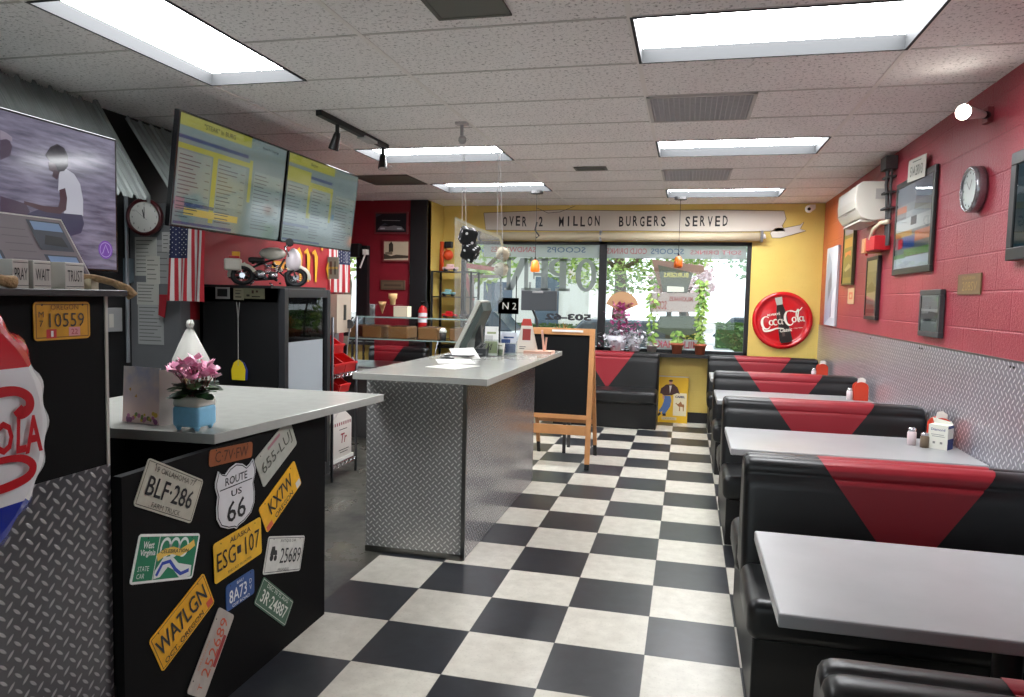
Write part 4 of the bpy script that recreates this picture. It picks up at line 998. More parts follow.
# black glass-door fridge
FX0, FX1, FY0, FY1, FH = -3.36, -2.69, 4.5, 5.16, 1.535
BF = mat((17, 17, 18), .4, 0, .1, 2)
t = thing('drinks_fridge', ((FX0 + FX1) / 2, (FY0 + FY1) / 2, 0), 'black upright glass-door drinks fridge under the menu screens', 'fridge')
mb = MB(BF).box(FX0, FY0, .03, FX1 - .05, FY0 + .03, FH).box(FX0, FY1 - .03, .03, FX1 - .05, FY1, FH).box(FX0, FY0, .03, FX0 + .03, FY1, FH).box(FX0, FY0, FH - .1, FX1 - .05, FY1, FH).box(FX0, FY0, .03, FX1 - .05, FY1, .25)
mb.build('body', t, bevel=.003)
d = MB(mat((40, 41, 44), .35)).box(FX1 - .048, FY0, .1, FX1, FY0 + .05, FH).box(FX1 - .048, FY1 - .05, .1, FX1, FY1, FH).box(FX1 - .048, FY0 + .05, FH - .06, FX1, FY1 - .05, FH).box(FX1 - .048, FY0 + .05, .1, FX1, FY1 - .05, .2)
dd = d.build('door', t, bevel=.003)
MB(GLASS).box(FX1 - .03, FY0 + .05, .2, FX1 - .022, FY1 - .05, FH - .06).build('glass_pane', dd)
MB(mat((168, 176, 182), .35)).box(FX1 - .0215, FY0 + .07, .45, FX1 - .019, FY1 - .09, 1.16).build('white_notice', t, label='blank white panel inside the lower door')
for z in (.5, .8, 1.1, 1.3):
    mb = MB(STEEL)
    for k in range(9): mb.tube([(FX0 + .05 + k * .06, FY0 + .04, z), (FX0 + .05 + k * .06, FY1 - .04, z)], .004, 6)
    mb.build('wire_shelf', t)
MB(mat((60, 66, 60), .5)).box(FX0 + .06, FY0 + .06, 1.11, FX1 - .12, FY1 - .06, 1.22).box(FX0 + .06, FY0 + .06, .81, FX1 - .12, FY1 - .06, .98).build('stocked_goods', t)
# items on its side
def mag(q, name, label, cat, c, inner=None, yy=4.498):
    a, b = at(*q[0], y=yy), at(*q[1], y=yy); f = wallB(a.x, yy, b.z); t = thing(name, (a.x, yy, b.z), label, cat)
    MB(mat(c, .5)).box(0, 0, 0, b.x - a.x, a.z - b.z, .008, f).build('card', t, bevel=.001)
    if inner:
        mb = MB(); w_, h_ = b.x - a.x, a.z - b.z
        for (x0, y0, x1, y1, cc) in inner: mb.m(mat(cc, .5)).rect(x0 * w_, y0 * h_, x1 * w_, y1 * h_, f, .0085)
        mb.build('print', t)
    return t
mag([(216, 287), (230, 299)], 'digital_thermometer', 'white framed digital thermometer on the side of the fridge', 'thermometer', (196, 196, 192), [(.14, .2, .86, .85, (44, 50, 48))])
mag([(234, 288), (244, 300)], 'fridge_sticker', 'small cream sticker beside the thermometer on the fridge', 'sticker', (186, 180, 150), [(.2, .2, .8, .3, (90, 90, 80)), (.2, .5, .7, .6, (90, 90, 80)), (.2, .75, .8, .8, (60, 60, 60))])
mag([(244, 288), (265, 299)], 'fridge_label', 'wider pale sticker with dark marks at top corner of the fridge side', 'sticker', (170, 168, 136), [(.15, .2, .3, .4, (70, 70, 60)), (.4, .5, .5, .8, (90, 60, 50)), (.6, .6, .7, .8, (90, 60, 50)), (.4, .15, .8, .25, (60, 60, 55))])
# fly swatter
a, b = at(238, 302, y=4.47), at(238, 380, y=4.47); t = thing('fly_swatter', (a.x, 4.47, b.z), 'yellow fly swatter hanging on the side of the black fridge', 'fly swatter')
MB(mat((150, 150, 146), .5)).tube([(a.x + .012, 4.47, a.z), (a.x, 4.47, a.z - .12), (a.x, 4.47, b.z + .1)], .003, 6).tube([(a.x - .012, 4.47, a.z), (a.x, 4.47, a.z - .12)], .003, 6).build('handle', t)
fr = wallB(a.x, 4.475, b.z)
MB(mat((214, 190, 30), .5)).prism([(-.05, 0), (.05, 0), (.055, .07), (.035, .12), (.0, .145), (-.035, .12), (-.055, .07)], 0, .006, fr).m(mat((30, 50, 130), .5)).prism([(-.03, -.0), (.062, .0), (.066, .07), (.045, .12), (.012, .14)], -.007, -.001, fr).build('paddle', t)

# shelf ledge and model motorcycle on top of the fridge
MB(BLK).box(-3.38, 4.38, 1.536, -2.72, 5.14, 1.552).build('fridge_top_board', label='thin black board lying on top of the fridge under the model motorcycle', cat='board')
mc = V((-2.93, 4.68, 1.553)); t = thing('model_motorcycle', mc, 'large chrome and cream model motorcycle standing on the fridge', 'model motorcycle')
f = Fr(mc, (.86, .5, 0), (0, 0, 1))      # u forward (to the right), v up
def P(a, b, c=0): return f.p(a, b, c)
TI, CR_, IV = mat((20, 20, 22), .5), mat((190, 190, 195), .15, 1), mat((206, 204, 190), .3)
def wheel(a, b, r):
    o = P(a, b); mb = MB(TI); seg = 28; vs = []
    for i in range(seg):
        tt = 2 * math.pi * i / seg
        for j in range(8):
            s = 2 * math.pi * j / 8; vs.append(P(a + (r + .016 * math.cos(s)) * math.cos(tt), b + (r + .016 * math.cos(s)) * math.sin(tt), .02 * math.sin(s)))
    mb.add(vs, [(i * 8 + j, ((i + 1) % seg) * 8 + j, ((i + 1) % seg) * 8 + (j + 1) % 8, i * 8 + (j + 1) % 8) for i in range(seg) for j in range(8)])
    w_ = mb.build('wheel', t, smooth=True); sp = MB(CR_)
    for k in range(14): tt = 2 * math.pi * k / 14; sp.tube([P(a, b), P(a + (r - .01) * math.cos(tt), b + (r - .01) * math.sin(tt))], .0018, 5)
    sp.lathe([(.018, -.02), (.018, .02)], o, f.n, 12); sp.build('spokes', w_)
wheel(-.155, .072, .058); wheel(.17, .066, .056)
mb = MB(IV)
mb.lathe([(.004, -.085), (.03, -.07), (.045, -.02), (.045, .03), (.028, .065), (.004, .08)], P(.03, .235), f.u, 14); mb.build('fuel_tank', t, smooth=True)
mb = MB(IV)
for a, b, r in ((-.155, .072, .088), (.175, .07, .088)):
    n = 12; vs = []
    for i in range(n + 1):
        tt = math.radians((20 if a < 0 else -15) + (170 if a < 0 else 150) * i / n)
        for c_ in (-.03, -.02, .02, .03): rr = r - (.02 if abs(c_) > .025 else 0); vs.append(P(a + rr * math.cos(tt), b + rr * math.sin(tt), c_))
    mb.add(vs, [(i * 4 + j, i * 4 + j + 1, (i + 1) * 4 + j + 1, (i + 1) * 4 + j) for i in range(n) for j in range(3)])
mb.build('fenders', t, smooth=True)
MB(mat((206, 196, 200), .3)).lathe([(.003, -.01), (.035, .0), (.048, .03), (.05, .07), (.04, .12), (.02, .15), (.003, .16)], P(.155, .12), f.v, 14).build('windshield', t, smooth=True)
MB(BLK).rbox(-.12, .165, -.03, -.02, .205, .03, .015, Fr(mc, f.u, f.v)).build('seat', t, smooth=True)
MB(IV).rbox(-.26, .105, -.055, -.16, .19, .055, .012, Fr(mc, f.u, f.v)).m(RED).rbox(-.235, .19, -.03, -.17, .21, .03, .008, Fr(mc, f.u, f.v)).build('saddlebags', t)
MB(mat((222, 160, 30), .5)).box(-.215, .205, -.02, -.17, .24, .02, Fr(mc, f.u, f.v)).build('toy_figure', t)
mb = MB(CR_)
for k in range(5): mb.lathe([(.024, 0), (.026, .003), (.024, .006)], P(.0, .10 + .012 * k), f.v, 12); mb.lathe([(.022, 0), (.024, .003), (.022, .006)], P(.055, .10 + .012 * k), f.v, 12)
mb.lathe([(.03, -.035), (.03, .035)], P(.03, .075), f.n, 14).lathe([(.035, -.03), (.035, .03)], P(-.05, .08), f.n, 14)
mb.tube([P(.02, .06, -.03), P(-.06, .05, -.038), P(-.24, .06, -.045)], [.006, .009, .012]).tube([P(.04, .1, -.03), P(-.05, .085, -.042), P(-.22, .09, -.045)], [.006, .008, .011]).build('engine_and_exhausts', t, smooth=True)
mb = MB(CR_); 
for s in (-.03, .03): mb.tube([P(.17, .066, s), P(.11, .27, s)], .006, 8)
mb.tube([P(.11, .26, -.09), P(.1, .285, -.05), P(.11, .275, 0), P(.1, .285, .05), P(.11, .26, .09)], .005).tube([P(.1, .28, -.05), P(.13, .32, -.08)], .003).tube([P(.1, .28, .05), P(.13, .32, .08)], .003)
mb.lathe([(.002, 0), (.02, .01), (.024, .03)], P(.11, .22), f.u, 14); mb.build('fork_and_handlebar', t, smooth=True)
mb = MB(); r3 = random.Random(4)
for k in range(46):
    mb.m([CR_, CR_, BLK, IV][k % 4]); a, b, c_ = r3.uniform(-.17, .17), r3.uniform(.02, .17) , r3.uniform(-.045, -.005)
    mb.tube([P(a, b, c_), P(a + r3.uniform(-.035, .035), b + r3.uniform(-.03, .03), c_ + r3.uniform(-.01, .01))], r3.uniform(.004, .011), 7)
mb.build('engine_details', t, smooth=True)
MB(BLK).tube([P(.1, .22), P(-.02, .17), P(-.15, .1)], .008).tube([P(.1, .2), P(.03, .05), P(-.08, .04), P(-.155, .072)], .007).build('frame', t)
MB(BLK).lathe([(.025, 0), (.025, .008)], P(.13, .32, -.085), f.n, 12).lathe([(.025, 0), (.025, .008)], P(.13, .32, .08), f.n, 12).lathe([(.03, 0), (.04, .04), (.03, .08)], P(.14, .0, -.06), f.v, 12).build('mirrors', t)

for o in bpy.data.objects:
    if o.parent == t or (o.parent and o.parent.parent == t): o.data.transform(Matrix.Diagonal((1.12, 1.12, .98, 1)))
# plastic bag hanging on the grey wall behind the flowers
t = thing('plastic_bag', (-3.1, 4.25, .9), 'knotted white plastic bag with cream contents behind the cyclamen', 'bag')
a = at(190, 348, y=3.2); b = at(190, 395, y=3.2); bag = MB(mat((184, 183, 176), .35)); r2 = random.Random(2)
prof = [(.09, 0), (.1, .05), (.085, .12), (.05, .18), (.018, .225), (.012, .235), (.02, .25), (.012, .265)]
bag.lathe([(r * .95, h * 1.36) for r, h in prof], (a.x, 3.2, 1.0), n=18); 
for v in bag.v: v += V((r2.uniform(-.006, .006), r2.uniform(-.006, .006), r2.uniform(-.004, .004)))
for v in bag.v:
    d = V((v.x - a.x, v.y - 3.2, 0)); k = 1 + .16 * math.cos(math.atan2(d.y, d.x) * 5 + v.z * 14); v.x = a.x + d.x * k; v.y = 3.2 + d.y * k
bag.build('bag', t, smooth=True); t.location = t.location
MB(mat((196, 168, 110), .6)).ball((a.x + .01, 3.125, 1.09), .04, 10, sz=1.3).build('contents', t, smooth=True)

# wire shelving rack with red bins
t = thing('wire_rack', (-2.62, 5.75, 0), 'chrome wire rack with red bins beyond the fridge', 'wire rack')
RX0, RX1, RY0, RY1 = -3.1, -2.72, 5.25, 5.68
for x in (RX0, RX1):
    for y in (RY0, RY1): MB(mat((86, 88, 92), .35, .8)).tube([(x, y, 0), (x, y, 1.32)], .011, 10).build('post', t, smooth=True)
for z in (.13, .86):
    mb = MB(CHROME)
    for y in (RY0, RY1): mb.tube([(RX0, y, z), (RX1, y, z)], .004, 6).tube([(RX0, y, z - .03), (RX1, y, z - .03)], .004, 6)
    for x in (RX0, RX1):
        mb.tube([(x, RY0, z), (x, RY1, z)], .004, 6).tube([(x, RY0, z - .03), (x, RY1, z - .03)], .004, 6)
        zz = [(x, RY0 + (RY1 - RY0) * k / 12, z - (.03 if k % 2 else 0)) for k in range(13)]; mb.tube(zz, .003, 5)
    for k in range(1, 12): mb.tube([(RX0, RY0 + (RY1 - RY0) * k / 12, z), (RX1, RY0 + (RY1 - RY0) * k / 12, z)], .0025, 5)
    mb.build('shelf', t)
RB = mat((196, 26, 30), .35)
def bin_(x, y, z, s, label):
    t = thing('red_bin', (x, y, z), label, 'storage bin', 'red parts bins on the wire rack')
    w, d, h = .10 * s, .16 * s, .10 * s; mb = MB(RB)
    a = [(-w, -d / 2), (w, -d / 2), (w, d / 2), (-w, d / 2)]
    mb.box(x - d, y - w, z, x + d, y + w, z + .006)
    mb.box(x - d, y - w, z, x - d + .006, y + w, z + h * 1.5)
    for s_ in (-1, 1): mb.prism([(-d, 0), (d, 0), (d * 1.1, h * .7), (d * .3, h * 1.5), (-d, h * 1.5)], 0, .006, Fr((x, y + s_ * w, z), (1, 0, 0), (0, 0, 1)))
    mb.prism([(d, 0), (d + .01, .0), (d * 1.1 + .01, h * .7), (d * 1.1, h * .7)], -w, w, Fr((x, y, z), (1, 0, 0), (0, 0, 1)))
    mb.build('tub', t); MB(RB).box(x + d * 1.08, y - w * 1.05, z + h * .62, x + d * 1.2, y + w * 1.05, z + h * .78).build('lip', t)
bin_(-2.90, 5.37, .865, 1.0, 'lower front red bin on the middle rack shelf'); bin_(-2.90, 5.58, .865, 1.0, 'lower rear red bin on the middle rack shelf, by the bright door'); bin_(-2.94, 5.42, 1.02, 1.0, 'red bin stacked on top of the lower two')
bin_(-2.88, 5.46, .70, .9, 'red bin hung just under the middle rack shelf')
# takeout boxes
t = thing('takeout_carton', (-2.78, 5.48, .135), 'white printed takeout carton on the bottom shelf of the wire rack', 'carton')
CW = mat((218, 212, 204), .5); x0, x1, y0, y1, z0, z1 = -3.04, -2.735, 5.28, 5.63, .16, .47
mb = MB(CW).box(x0, y0, z0, x1, y1, z1).prism([(y0, z1), (y1, z1), ((y0 + y1) / 2 + .06, z1 + .07), ((y0 + y1) / 2 - .06, z1 + .07)], x0, x1, Fr((0, 0, 0), (0, 1, 0), (0, 0, 1))); mb.build('carton', t, bevel=.003)
f = wallL(x1, (y0 + y1) / 2, z0); mb = MB(mat((150, 40, 50), .5))
for k in range(9): mb.rect(-.17 + .038 * k, .27, -.152 + .038 * k, .295, f, .001)
mb.text('Tr', .03, .16, .08, f, .001, bold=.02, shear=.2).m(INK).rect(-.06, .06, .12, .066, f, .001).rect(-.04, .04, .1, .046, f, .001).rect(-.05, .23, .09, .236, f, .001)
f = wallB(x1 - .16, y0, z0); mb.m(mat((150, 40, 50), .5))
for k in range(6): mb.rect(-.13 + .05 * k, .27, -.105 + .05 * k, .295, f, .001)
mb.rect(-.04, .1, .05, .2, f, .001); mb.build('print', t)
t = thing('paper_bundle', (-2.8, 5.45, .135), 'low stack of white paper under the takeout carton', 'paper'); MB(PAP).box(-3.06, 5.27, .134, -2.73, 5.66, .159).build('sheets', t)
t = MB(mat((196, 190, 30), .5)).rbox(-2.92, 5.48, .55, -2.74, 5.64, .64, .03); t.build('sponge_pack', label='yellow packet above the takeout carton, held against the rack', cat='packet')
t = thing('red_canister', (-2.5, 5.95, 0), 'red cylinder standing on the floor behind the wire rack', 'canister')
MB(mat((200, 50, 30), .4)).lathe([(.06, 0), (.065, .02), (.065, .42), (.05, .46), (.02, .48)], (-2.52, 5.92, 0), n=16).build('body', t, smooth=True); MB(WHT).lathe([(.066, .3), (.066, .34)], (-2.52, 5.92, 0), n=16, cap=False).build('band', t, smooth=True)
# round mirror / fan stand near the door
t = thing('scale_dial', (-3.0, 6.3, .9), 'round grey dial on a thin stand in front of the bright door', 'dial')
c = at(350, 324, y=6.6); MB(DKG).lathe([(.045, 0), (.045, .02)], c, (0, -1, 0), 18).build('dial', t); MB(GREY).tube([c, at(345, 370, y=6.6)], .006).tube([at(342, 365, y=6.6), at(353, 358, y=6.6)], .014).build('stem', t)
MB(mat((166, 152, 136), .5)).box(-3.4, 6.36, 1.13, -3.25, 6.66, 1.5).m(BLK).box(-3.25, 6.5, 1.25, -3.246, 6.55, 1.4).build('paper_towel_dispenser', label='beige dispenser with a dark slot on the wall beyond the fridge', cat='dispenser')
t = mag([(328, 257), (339, 279)], 'small_sign', 'small greenish sign fixed beside the far flag', 'sign', (120, 126, 112), [(.2, .2, .4, .8, (90, 70, 60)), (.6, .2, .75, .8, (80, 80, 70)), (.1, .45, .9, .55, (190, 170, 90))], yy=6.45)

# back service counter with curved glass case
t = thing('rear_counter', (-2.9, 7.4, 0), 'low grey rear counter carrying the curved glass case', 'counter')
MB(mat((70, 70, 70), .5)).box(-3.7, 7.0, 0, -2.2, 7.75, .69).build('base', t); MB(QTZ).box(-3.75, 6.9, .69, -2.15, 7.78, .73).build('countertop', t, bevel=.003)
t = thing('glass_display_case', (-2.85, 7.4, .73), 'curved glass display case on the rear counter', 'display case')
cx0, cx1 = -3.47, -2.12
prof = [(7.02, .75), (7.03, .95), (7.07, 1.10), (7.14, 1.20), (7.24, 1.262)]
mb = MB(GLASS); vs = [V((x, y, z)) for y, z in prof for x in (cx0, cx1)]
mb.add(vs, [(2 * i, 2 * i + 1, 2 * i + 3, 2 * i + 2) for i in range(len(prof) - 1)]); mb.build('curved_glass', t, smooth=True)
GE = mat((150, 176, 172), .2)
MB(GLASS).prism([(y, z) for y, z in prof] + [(7.7, 1.262), (7.7, .75)], cx1 - .004, cx1, Fr((0, 0, 0), (0, 1, 0), (0, 0, 1))).prism([(y, z) for y, z in prof] + [(7.7, 1.262), (7.7, .75)], cx0, cx0 + .004, Fr((0, 0, 0), (0, 1, 0), (0, 0, 1))).build('side_glass', t)
MB(GLASS).box(cx0, 7.24, 1.262, cx1, 7.7, 1.270).m(GE).box(cx0, 7.236, 1.258, cx1, 7.244, 1.272).build('top_glass', t)
MB(GLASS).box(cx0, 7.2, 1.03, cx1, 7.66, 1.036).m(GE).box(cx0, 7.195, 1.026, cx1, 7.2, 1.038).build('glass_shelf', t)
MB(STEEL).box(cx0, 7.0, .731, cx1, 7.72, .752).tube([(cx0, y, z) for y, z in prof], .007).tube([(cx1, y, z) for y, z in prof], .007).tube([(-2.52, 7.0, .75), (-2.52, 7.18, 1.03)], .006).build('frame', t)
for i, (x, l) in enumerate(((-3.32, 'brown tray furthest left inside the glass case'), (-3.02, 'brown tray second from the left inside the glass case'), (-2.68, 'brown tray third from the left inside the glass case'), (-2.33, 'brown tray at the right end of the glass case'))):
    t = thing('brown_tray', (x, 7.4, 1.04), l, 'tray', 'brown trays inside the glass case')
    MB(mat((122, 84, 44), .55)).rbox(x - .11, 7.3, 1.037, x + .11, 7.6, 1.165, .012).build('tray', t); MB(mat((82, 54, 28), .6)).box(x - .1, 7.31, 1.165, x + .1, 7.59, 1.17).build('lining', t)
t = thing('cup', (-2.5, 7.4, 1.04), 'small dark cup with a white top between the brown trays', 'cup')
MB(DKG).lathe([(.03, 1.037), (.038, 1.12)], (-2.505, 7.3, 0), n=14).build('cup', t, smooth=True); MB(WHT).lathe([(.038, 1.12), (.04, 1.14), (.02, 1.165), (.003, 1.17)], (-2.505, 7.3, 0), n=14).build('lid', t, smooth=True)
# cones
CN = mat((214, 176, 120), .6)
t = thing('cone_rack', (-3.15, 7.4, 1.27), 'clear rack holding ice cream cones on top of the glass case', 'cone rack')
MB(ACRYL).box(-3.36, 7.33, 1.395, -3.03, 7.47, 1.40).box(-3.36, 7.33, 1.27, -3.355, 7.47, 1.395).build('stand', t); MB(mat((206, 196, 170), .6)).box(-3.09, 7.35, 1.272, -2.93, 7.47, 1.385).build('box', t, bevel=.003)
def cone(x, z0, z1, flat, l):
    t = thing('ice_cream_cone', (x, 7.4, z0), l, 'ice cream cone')
    MB(CN).lathe(([(.028, 0), (.034, (z1 - z0) * .5), (.045, (z1 - z0) * .55), (.048, z1 - z0)] if flat else [(.004, 0), (.045, z1 - z0)]), (x, 7.4, z0), n=14).build('wafer', t, smooth=True)
    MB(mat((170, 128, 80), .7)).lathe([(.04, 0), (.038, -.006)], (x, 7.4, z1 + .001), n=14).build('rim', t)
cone(-3.24, 1.30, 1.43, False, 'pointed wafer cone hanging in the clear rack'); cone(-3.12, 1.40, 1.52, True, 'flat-bottomed wafer cone standing on top of the clear rack')

# red wall decorations
def bpic(q, yy, name, label, cat, frame_c, art, th=.02, fw=.02):
    a, b = at(*q[0], y=yy), at(*q[1], y=yy); f = wallB(a.x, yy, b.z); w, h = b.x - a.x, a.z - b.z; t = thing(name, (a.x + w / 2, yy, b.z), label, cat)
    MB(mat(frame_c, .4)).box(0, 0, -th + .012, w, h, .012, f).build('frame', t, bevel=.001)
    mb = MB()
    for c, pts in art: mb.m(mat(c, .35)).poly([(fw + x * (w - 2 * fw), fw + y * (h - 2 * fw)) for x, y in pts], f, .0125 + .0004 * len(mb.f))
    mb.build('print', t); return t
FULL = [(0, 0), (1, 0), (1, 1), (0, 1)]
bpic([(375, 212), (408, 234)], 8.665, 'framed_picture', 'dark framed picture of vintage cars on the red wall, the upper one', 'picture', (120, 50, 54), [((24, 26, 32), FULL), ((120, 120, 124), [(.05, .12), (.95, .1), (.85, .3), (.6, .36), (.4, .3), (.15, .34)]), ((60, 66, 76), [(.1, .3), (.4, .4), (.3, .5)]), ((150, 150, 150), [(.2, .62), (.8, .6), (.8, .63), (.2, .65)]), ((190, 196, 200), [(.15, .16), (.3, .16), (.3, .24), (.15, .24)]), ((190, 196, 200), [(.7, .16), (.85, .15), (.85, .23), (.7, .23)]), ((70, 70, 78), [(.0, .8), (.2, .95), (.0, 1)])])
bpic([(383, 240), (410, 262)], 8.665, 'framed_picture', 'sepia photograph on the red wall, the lower one', 'picture', (130, 46, 50), [((196, 182, 156), FULL), ((70, 62, 52), [(0, .05), (.6, .1), (1, .12), (1, .25), (.5, .3), (.3, .22), (0, .35)]), ((60, 54, 46), [(.2, .45), (.38, .45), (.38, .85), (.3, 1), (.2, .85)]), ((120, 108, 90), [(.05, .3), (.35, .3), (.35, .48), (.05, .42)])])
bpic([(381, 280), (405, 290)], 8.67, 'wall_plaque', 'small olive brown plaque low on the red wall', 'plaque', (92, 76, 60), [((104, 88, 70), FULL), ((80, 66, 52), [(.1, .3), (.9, .3), (.9, .6), (.1, .6)])])
a, b = at(410, 248, y=8.668), at(418, 285, y=8.668); f = wallB((a.x + b.x) / 2, 8.668, b.z); w, h = b.x - a.x, a.z - b.z
t = thing('arrow_sign', (f.o.x, 8.66, b.z), 'narrow white sign with a red downward arrow beside the fire extinguisher', 'sign')
MB(mat((216, 200, 200), .5)).box(-w / 2, 0, 0, w / 2, h, .006, f).build('board', t)
mb = MB(mat((180, 44, 50), .5)).line([(-w / 2 + .01, .01), (w / 2 - .01, .01), (w / 2 - .01, h - .01), (-w / 2 + .01, h - .01), (-w / 2 + .01, .01)], .006, f, .0065).poly([(0, .02), (.03, .07), (-.03, .07)], f, .007)
sub = f.sub(0, h * .52, 90); mb.text('EXTINGUISHER', 0, 0, .03, sub, .007, w=h * .55, bold=.02).text('FIRE', 0, h - .035, .02, f, .007, w=.05, bold=.02); mb.build('lettering', t)
# extinguisher
e = at(423, 332, y=8.58); t = thing('fire_extinguisher', (e.x, 8.55, e.z), 'red fire extinguisher with a white label hung on the black post', 'fire extinguisher')
MB(RED).lathe([(.05, 0), (.058, .02), (.058, .26), (.04, .31), (.018, .33)], (e.x, 8.56, e.z), n=18).build('cylinder', t, smooth=True)
MB(BLK).lathe([(.02, .33), (.022, .37)], (e.x, 8.56, e.z), n=12).box(e.x - .01, 8.48, e.z + .37, e.x + .01, 8.58, e.z + .385).tube([(e.x, 8.54, e.z + .36), (e.x + .06, 8.53, e.z + .38), (e.x + .08, 8.53, e.z + .3)], .008).box(e.x - .02, 8.6, e.z + .2, e.x + .02, 8.64, e.z + .3).build('valve', t)
MB(mat((214, 214, 218), .5)).lathe([(.0586, .12), (.0586, .24)], (e.x, 8.56, e.z), n=18, cap=False).build('label_band', t, smooth=True)
# dark gadgets on the far post
t = thing('security_light', (-4.0, 8.55, 2.1), 'black wall fitting with a small white sensor above the bright door', 'wall fitting')
a = at(353, 250, y=8.55); MB(BLK).box(a.x - .12, 8.5, a.z - .09, a.x + .1, 8.6, a.z + .08).build('housing', t, bevel=.01); a = at(366, 252, y=8.55); MB(WHT).box(a.x - .025, 8.5, a.z - .035, a.x + .025, 8.58, a.z + .03).tube([a, at(360, 268, y=8.55)], .012).build('sensor', t)

# corner shelf with toys
a, b = at(441, 268, y=8.85), at(470, 345, y=8.85)
t = thing('corner_shelf', (-2.95, 8.95, 0), 'dark corner shelf unit with toy vehicles left of the window', 'shelf unit')
sx0, sx1, sy0, sy1 = -3.18, -2.66, 8.8, 9.14
for x in (sx0, sx1):
    for y in (sy0, sy1): MB(BLKM).box(x - .012, y - .012, 0, x + .012, y + .012, 1.82).build('post', t)
for z in (.35, .95, 1.22, 1.5, 1.82): MB(BLKM).box(sx0, sy0, z - .012, sx1, sy1, z).build('shelf', t)
def toy(x, z, col, label, kind='toy_truck', l=.16):
    t = thing(kind, (x, 8.93, z), label, 'toy vehicle')
    MB(mat(col, .35)).rbox(x - l / 2, 8.9, z + .02, x + l / 2, 8.97, z + .055, .01).rbox(x - l / 4, 8.905, z + .05, x + l / 5, 8.965, z + .09, .012).build('body', t, smooth=True)
    for s in (-1, 1): MB(BLK).lathe([(.018, -.04), (.02, 0), (.018, .04)], (x + s * l * .32, 8.935, z + .02), (0, 1, 0), 12).build('wheel', t, smooth=True)
toy(-2.98, 1.222, (190, 30, 34), 'red toy car on the shelf beside the window', l=.2); toy(-2.78, 1.222, (30, 30, 34), 'black toy motorbike beside the red toy car', l=.14)
toy(-3.0, 1.502, (120, 160, 160), 'pale green toy on the upper middle shelf', l=.18); toy(-2.98, 1.822, (220, 180, 180), 'pinkish toy bundle on top of the corner shelf', l=.2)
t = thing('toy_helmet', (-2.98, 9.0, 1.92), 'orange and black toy figure above the corner shelf', 'toy'); MB(mat((206, 70, 26), .4)).ball((-3.02, 8.95, 2.03), .07, 12).box(-3.12, 8.93, 1.82, -3.08, 8.97, 2.2).build('body', t, smooth=True); MB(BLK).box(-3.06, 8.9, 2.12, -2.96, 8.98, 2.2).build('cap', t, bevel=.01)
MB(mat((150, 60, 30), .5)).tube([(-3.14, 8.98, 1.82), (-3.13, 8.98, 2.2), (-3.05, 8.98, 2.1)], .012).build('toy_stick', t)

# ================================================================ BACK WALL
# painted ribbon sign
def outl_(pts, mb, f, w, c): mb.line(pts + [pts[0]], w, f, c)
t = thing('ribbon_banner', (-.8, YB - .02, 2.3), 'long white ribbon banner reading OVER 2 MILLON BURGERS SERVED', 'banner')
f = wallB(0, YB - .004, 0)
def bp(px, py): q = at(px, py, y=YB); return (q.x, q.z)
rib = [bp(*p) for p in ((484, 213), (560, 210), (640, 211), (720, 210), (784, 211), (786, 219), (782, 226), (785, 231), (720, 232), (640, 231), (560, 231), (486, 230))]
MB(mat((206, 198, 186), .6)).prism(rib[::-1], 0, .006, f).build('ribbon', t)
tail = [bp(*p) for p in ((770, 233), (776, 228), (785, 228), (800, 225), (804, 222), (800, 229), (806, 231), (795, 234), (780, 238), (772, 238))]
MB(mat((214, 208, 200), .6)).prism(tail[::-1], 0, .006, f).build('tail', t)
mb = MB(mat((110, 96, 70), .6)); outl_(rib, mb, f, .007, .0065); outl_(tail, mb, f, .006, .0065); mb.build('outline', t)
mb = MB(INK)
for s_, x0, x1 in (('OVER', 502, 528), ('2', 538, 544), ('MILLON', 558, 601), ('BURGERS', 618, 667), ('SERVED', 684, 729)):
    a, b = bp(x0, 221), bp(x1, 221); zz = (bp((x0 + x1) / 2, 221.3))[1]; n = len(s_); span = b[0] - a[0]
    for i, ch in enumerate(s_):
        cx = a[0] + span * (i + .5) / n; cw = span / n * (.66 if ch != 'I' else .2); mb.text(ch, cx, zz + (((i * 7) % 3) - 1) * .004, .125, f, .008, w=cw, bold=.02)
mb.build('lettering', t)
# rolled blind across the top
a = at(484, 236, y=YB - .06); b = at(763, 237, y=YB - .06)
t = thing('roller_blind', (-.9, YB - .05, 2.25), 'long cream rolled blind across the top of the windows', 'blind')
BL = mat((196, 184, 156), .6); zb = 2.292
MB(BL).tube([(-2.66, YB - .07, zb), (.80, YB - .07, zb)], .052, 16).build('roll', t, smooth=True)
for x in (-2.68, -1.1, .82): MB(STEEL).box(x - .012, YB - .12, zb - .06, x + .012, YB - .0, zb + .07).build('bracket', t)
MB(mat((235, 232, 225), .5)).tube([(.86, YB - .07, zb + .01), (.83, YB - .07, zb)], .03).build('end_cap', t)

# window film lettering
def winart(t_, mb, nm): return mb.build(nm, t_)
FV = mat((205, 200, 198), .7)
t = thing('window_valance', (-.9, YB + .05, 2.05), 'frosted strip with faded mirrored red and blue words along the top of the windows', 'window sign')
for a, b in ((X0 + .3, XM0 - .02), (XM1 + .02, X1 - .06)): MB(FROST).box(a, YB + .044, 2.03, b, YB + .048, 2.2).build('film', t)
mb = MB(mat((176, 96, 104), .6)); f = wallB(0, YB + .042, 0)
mb.text('SANDWICHES', -2.25, 2.13, .07, f, .0, w=.6, mirror=True, bold=.01).text('COLD DRINKS', -.78, 2.12, .07, f, .0, w=.5, mirror=True, bold=.01).text('SOFT DRINKS', .3, 2.11, .05, f, 0, w=.6, mirror=True)
mb.m(mat((90, 108, 136), .6)).text('SCOOPS', -1.55, 2.13, .07, f, 0, w=.5, mirror=True, bold=.01).text('SCOOPS', -.28, 2.12, .07, f, 0, w=.4, mirror=True, bold=.01); mb.build('lettering', t)
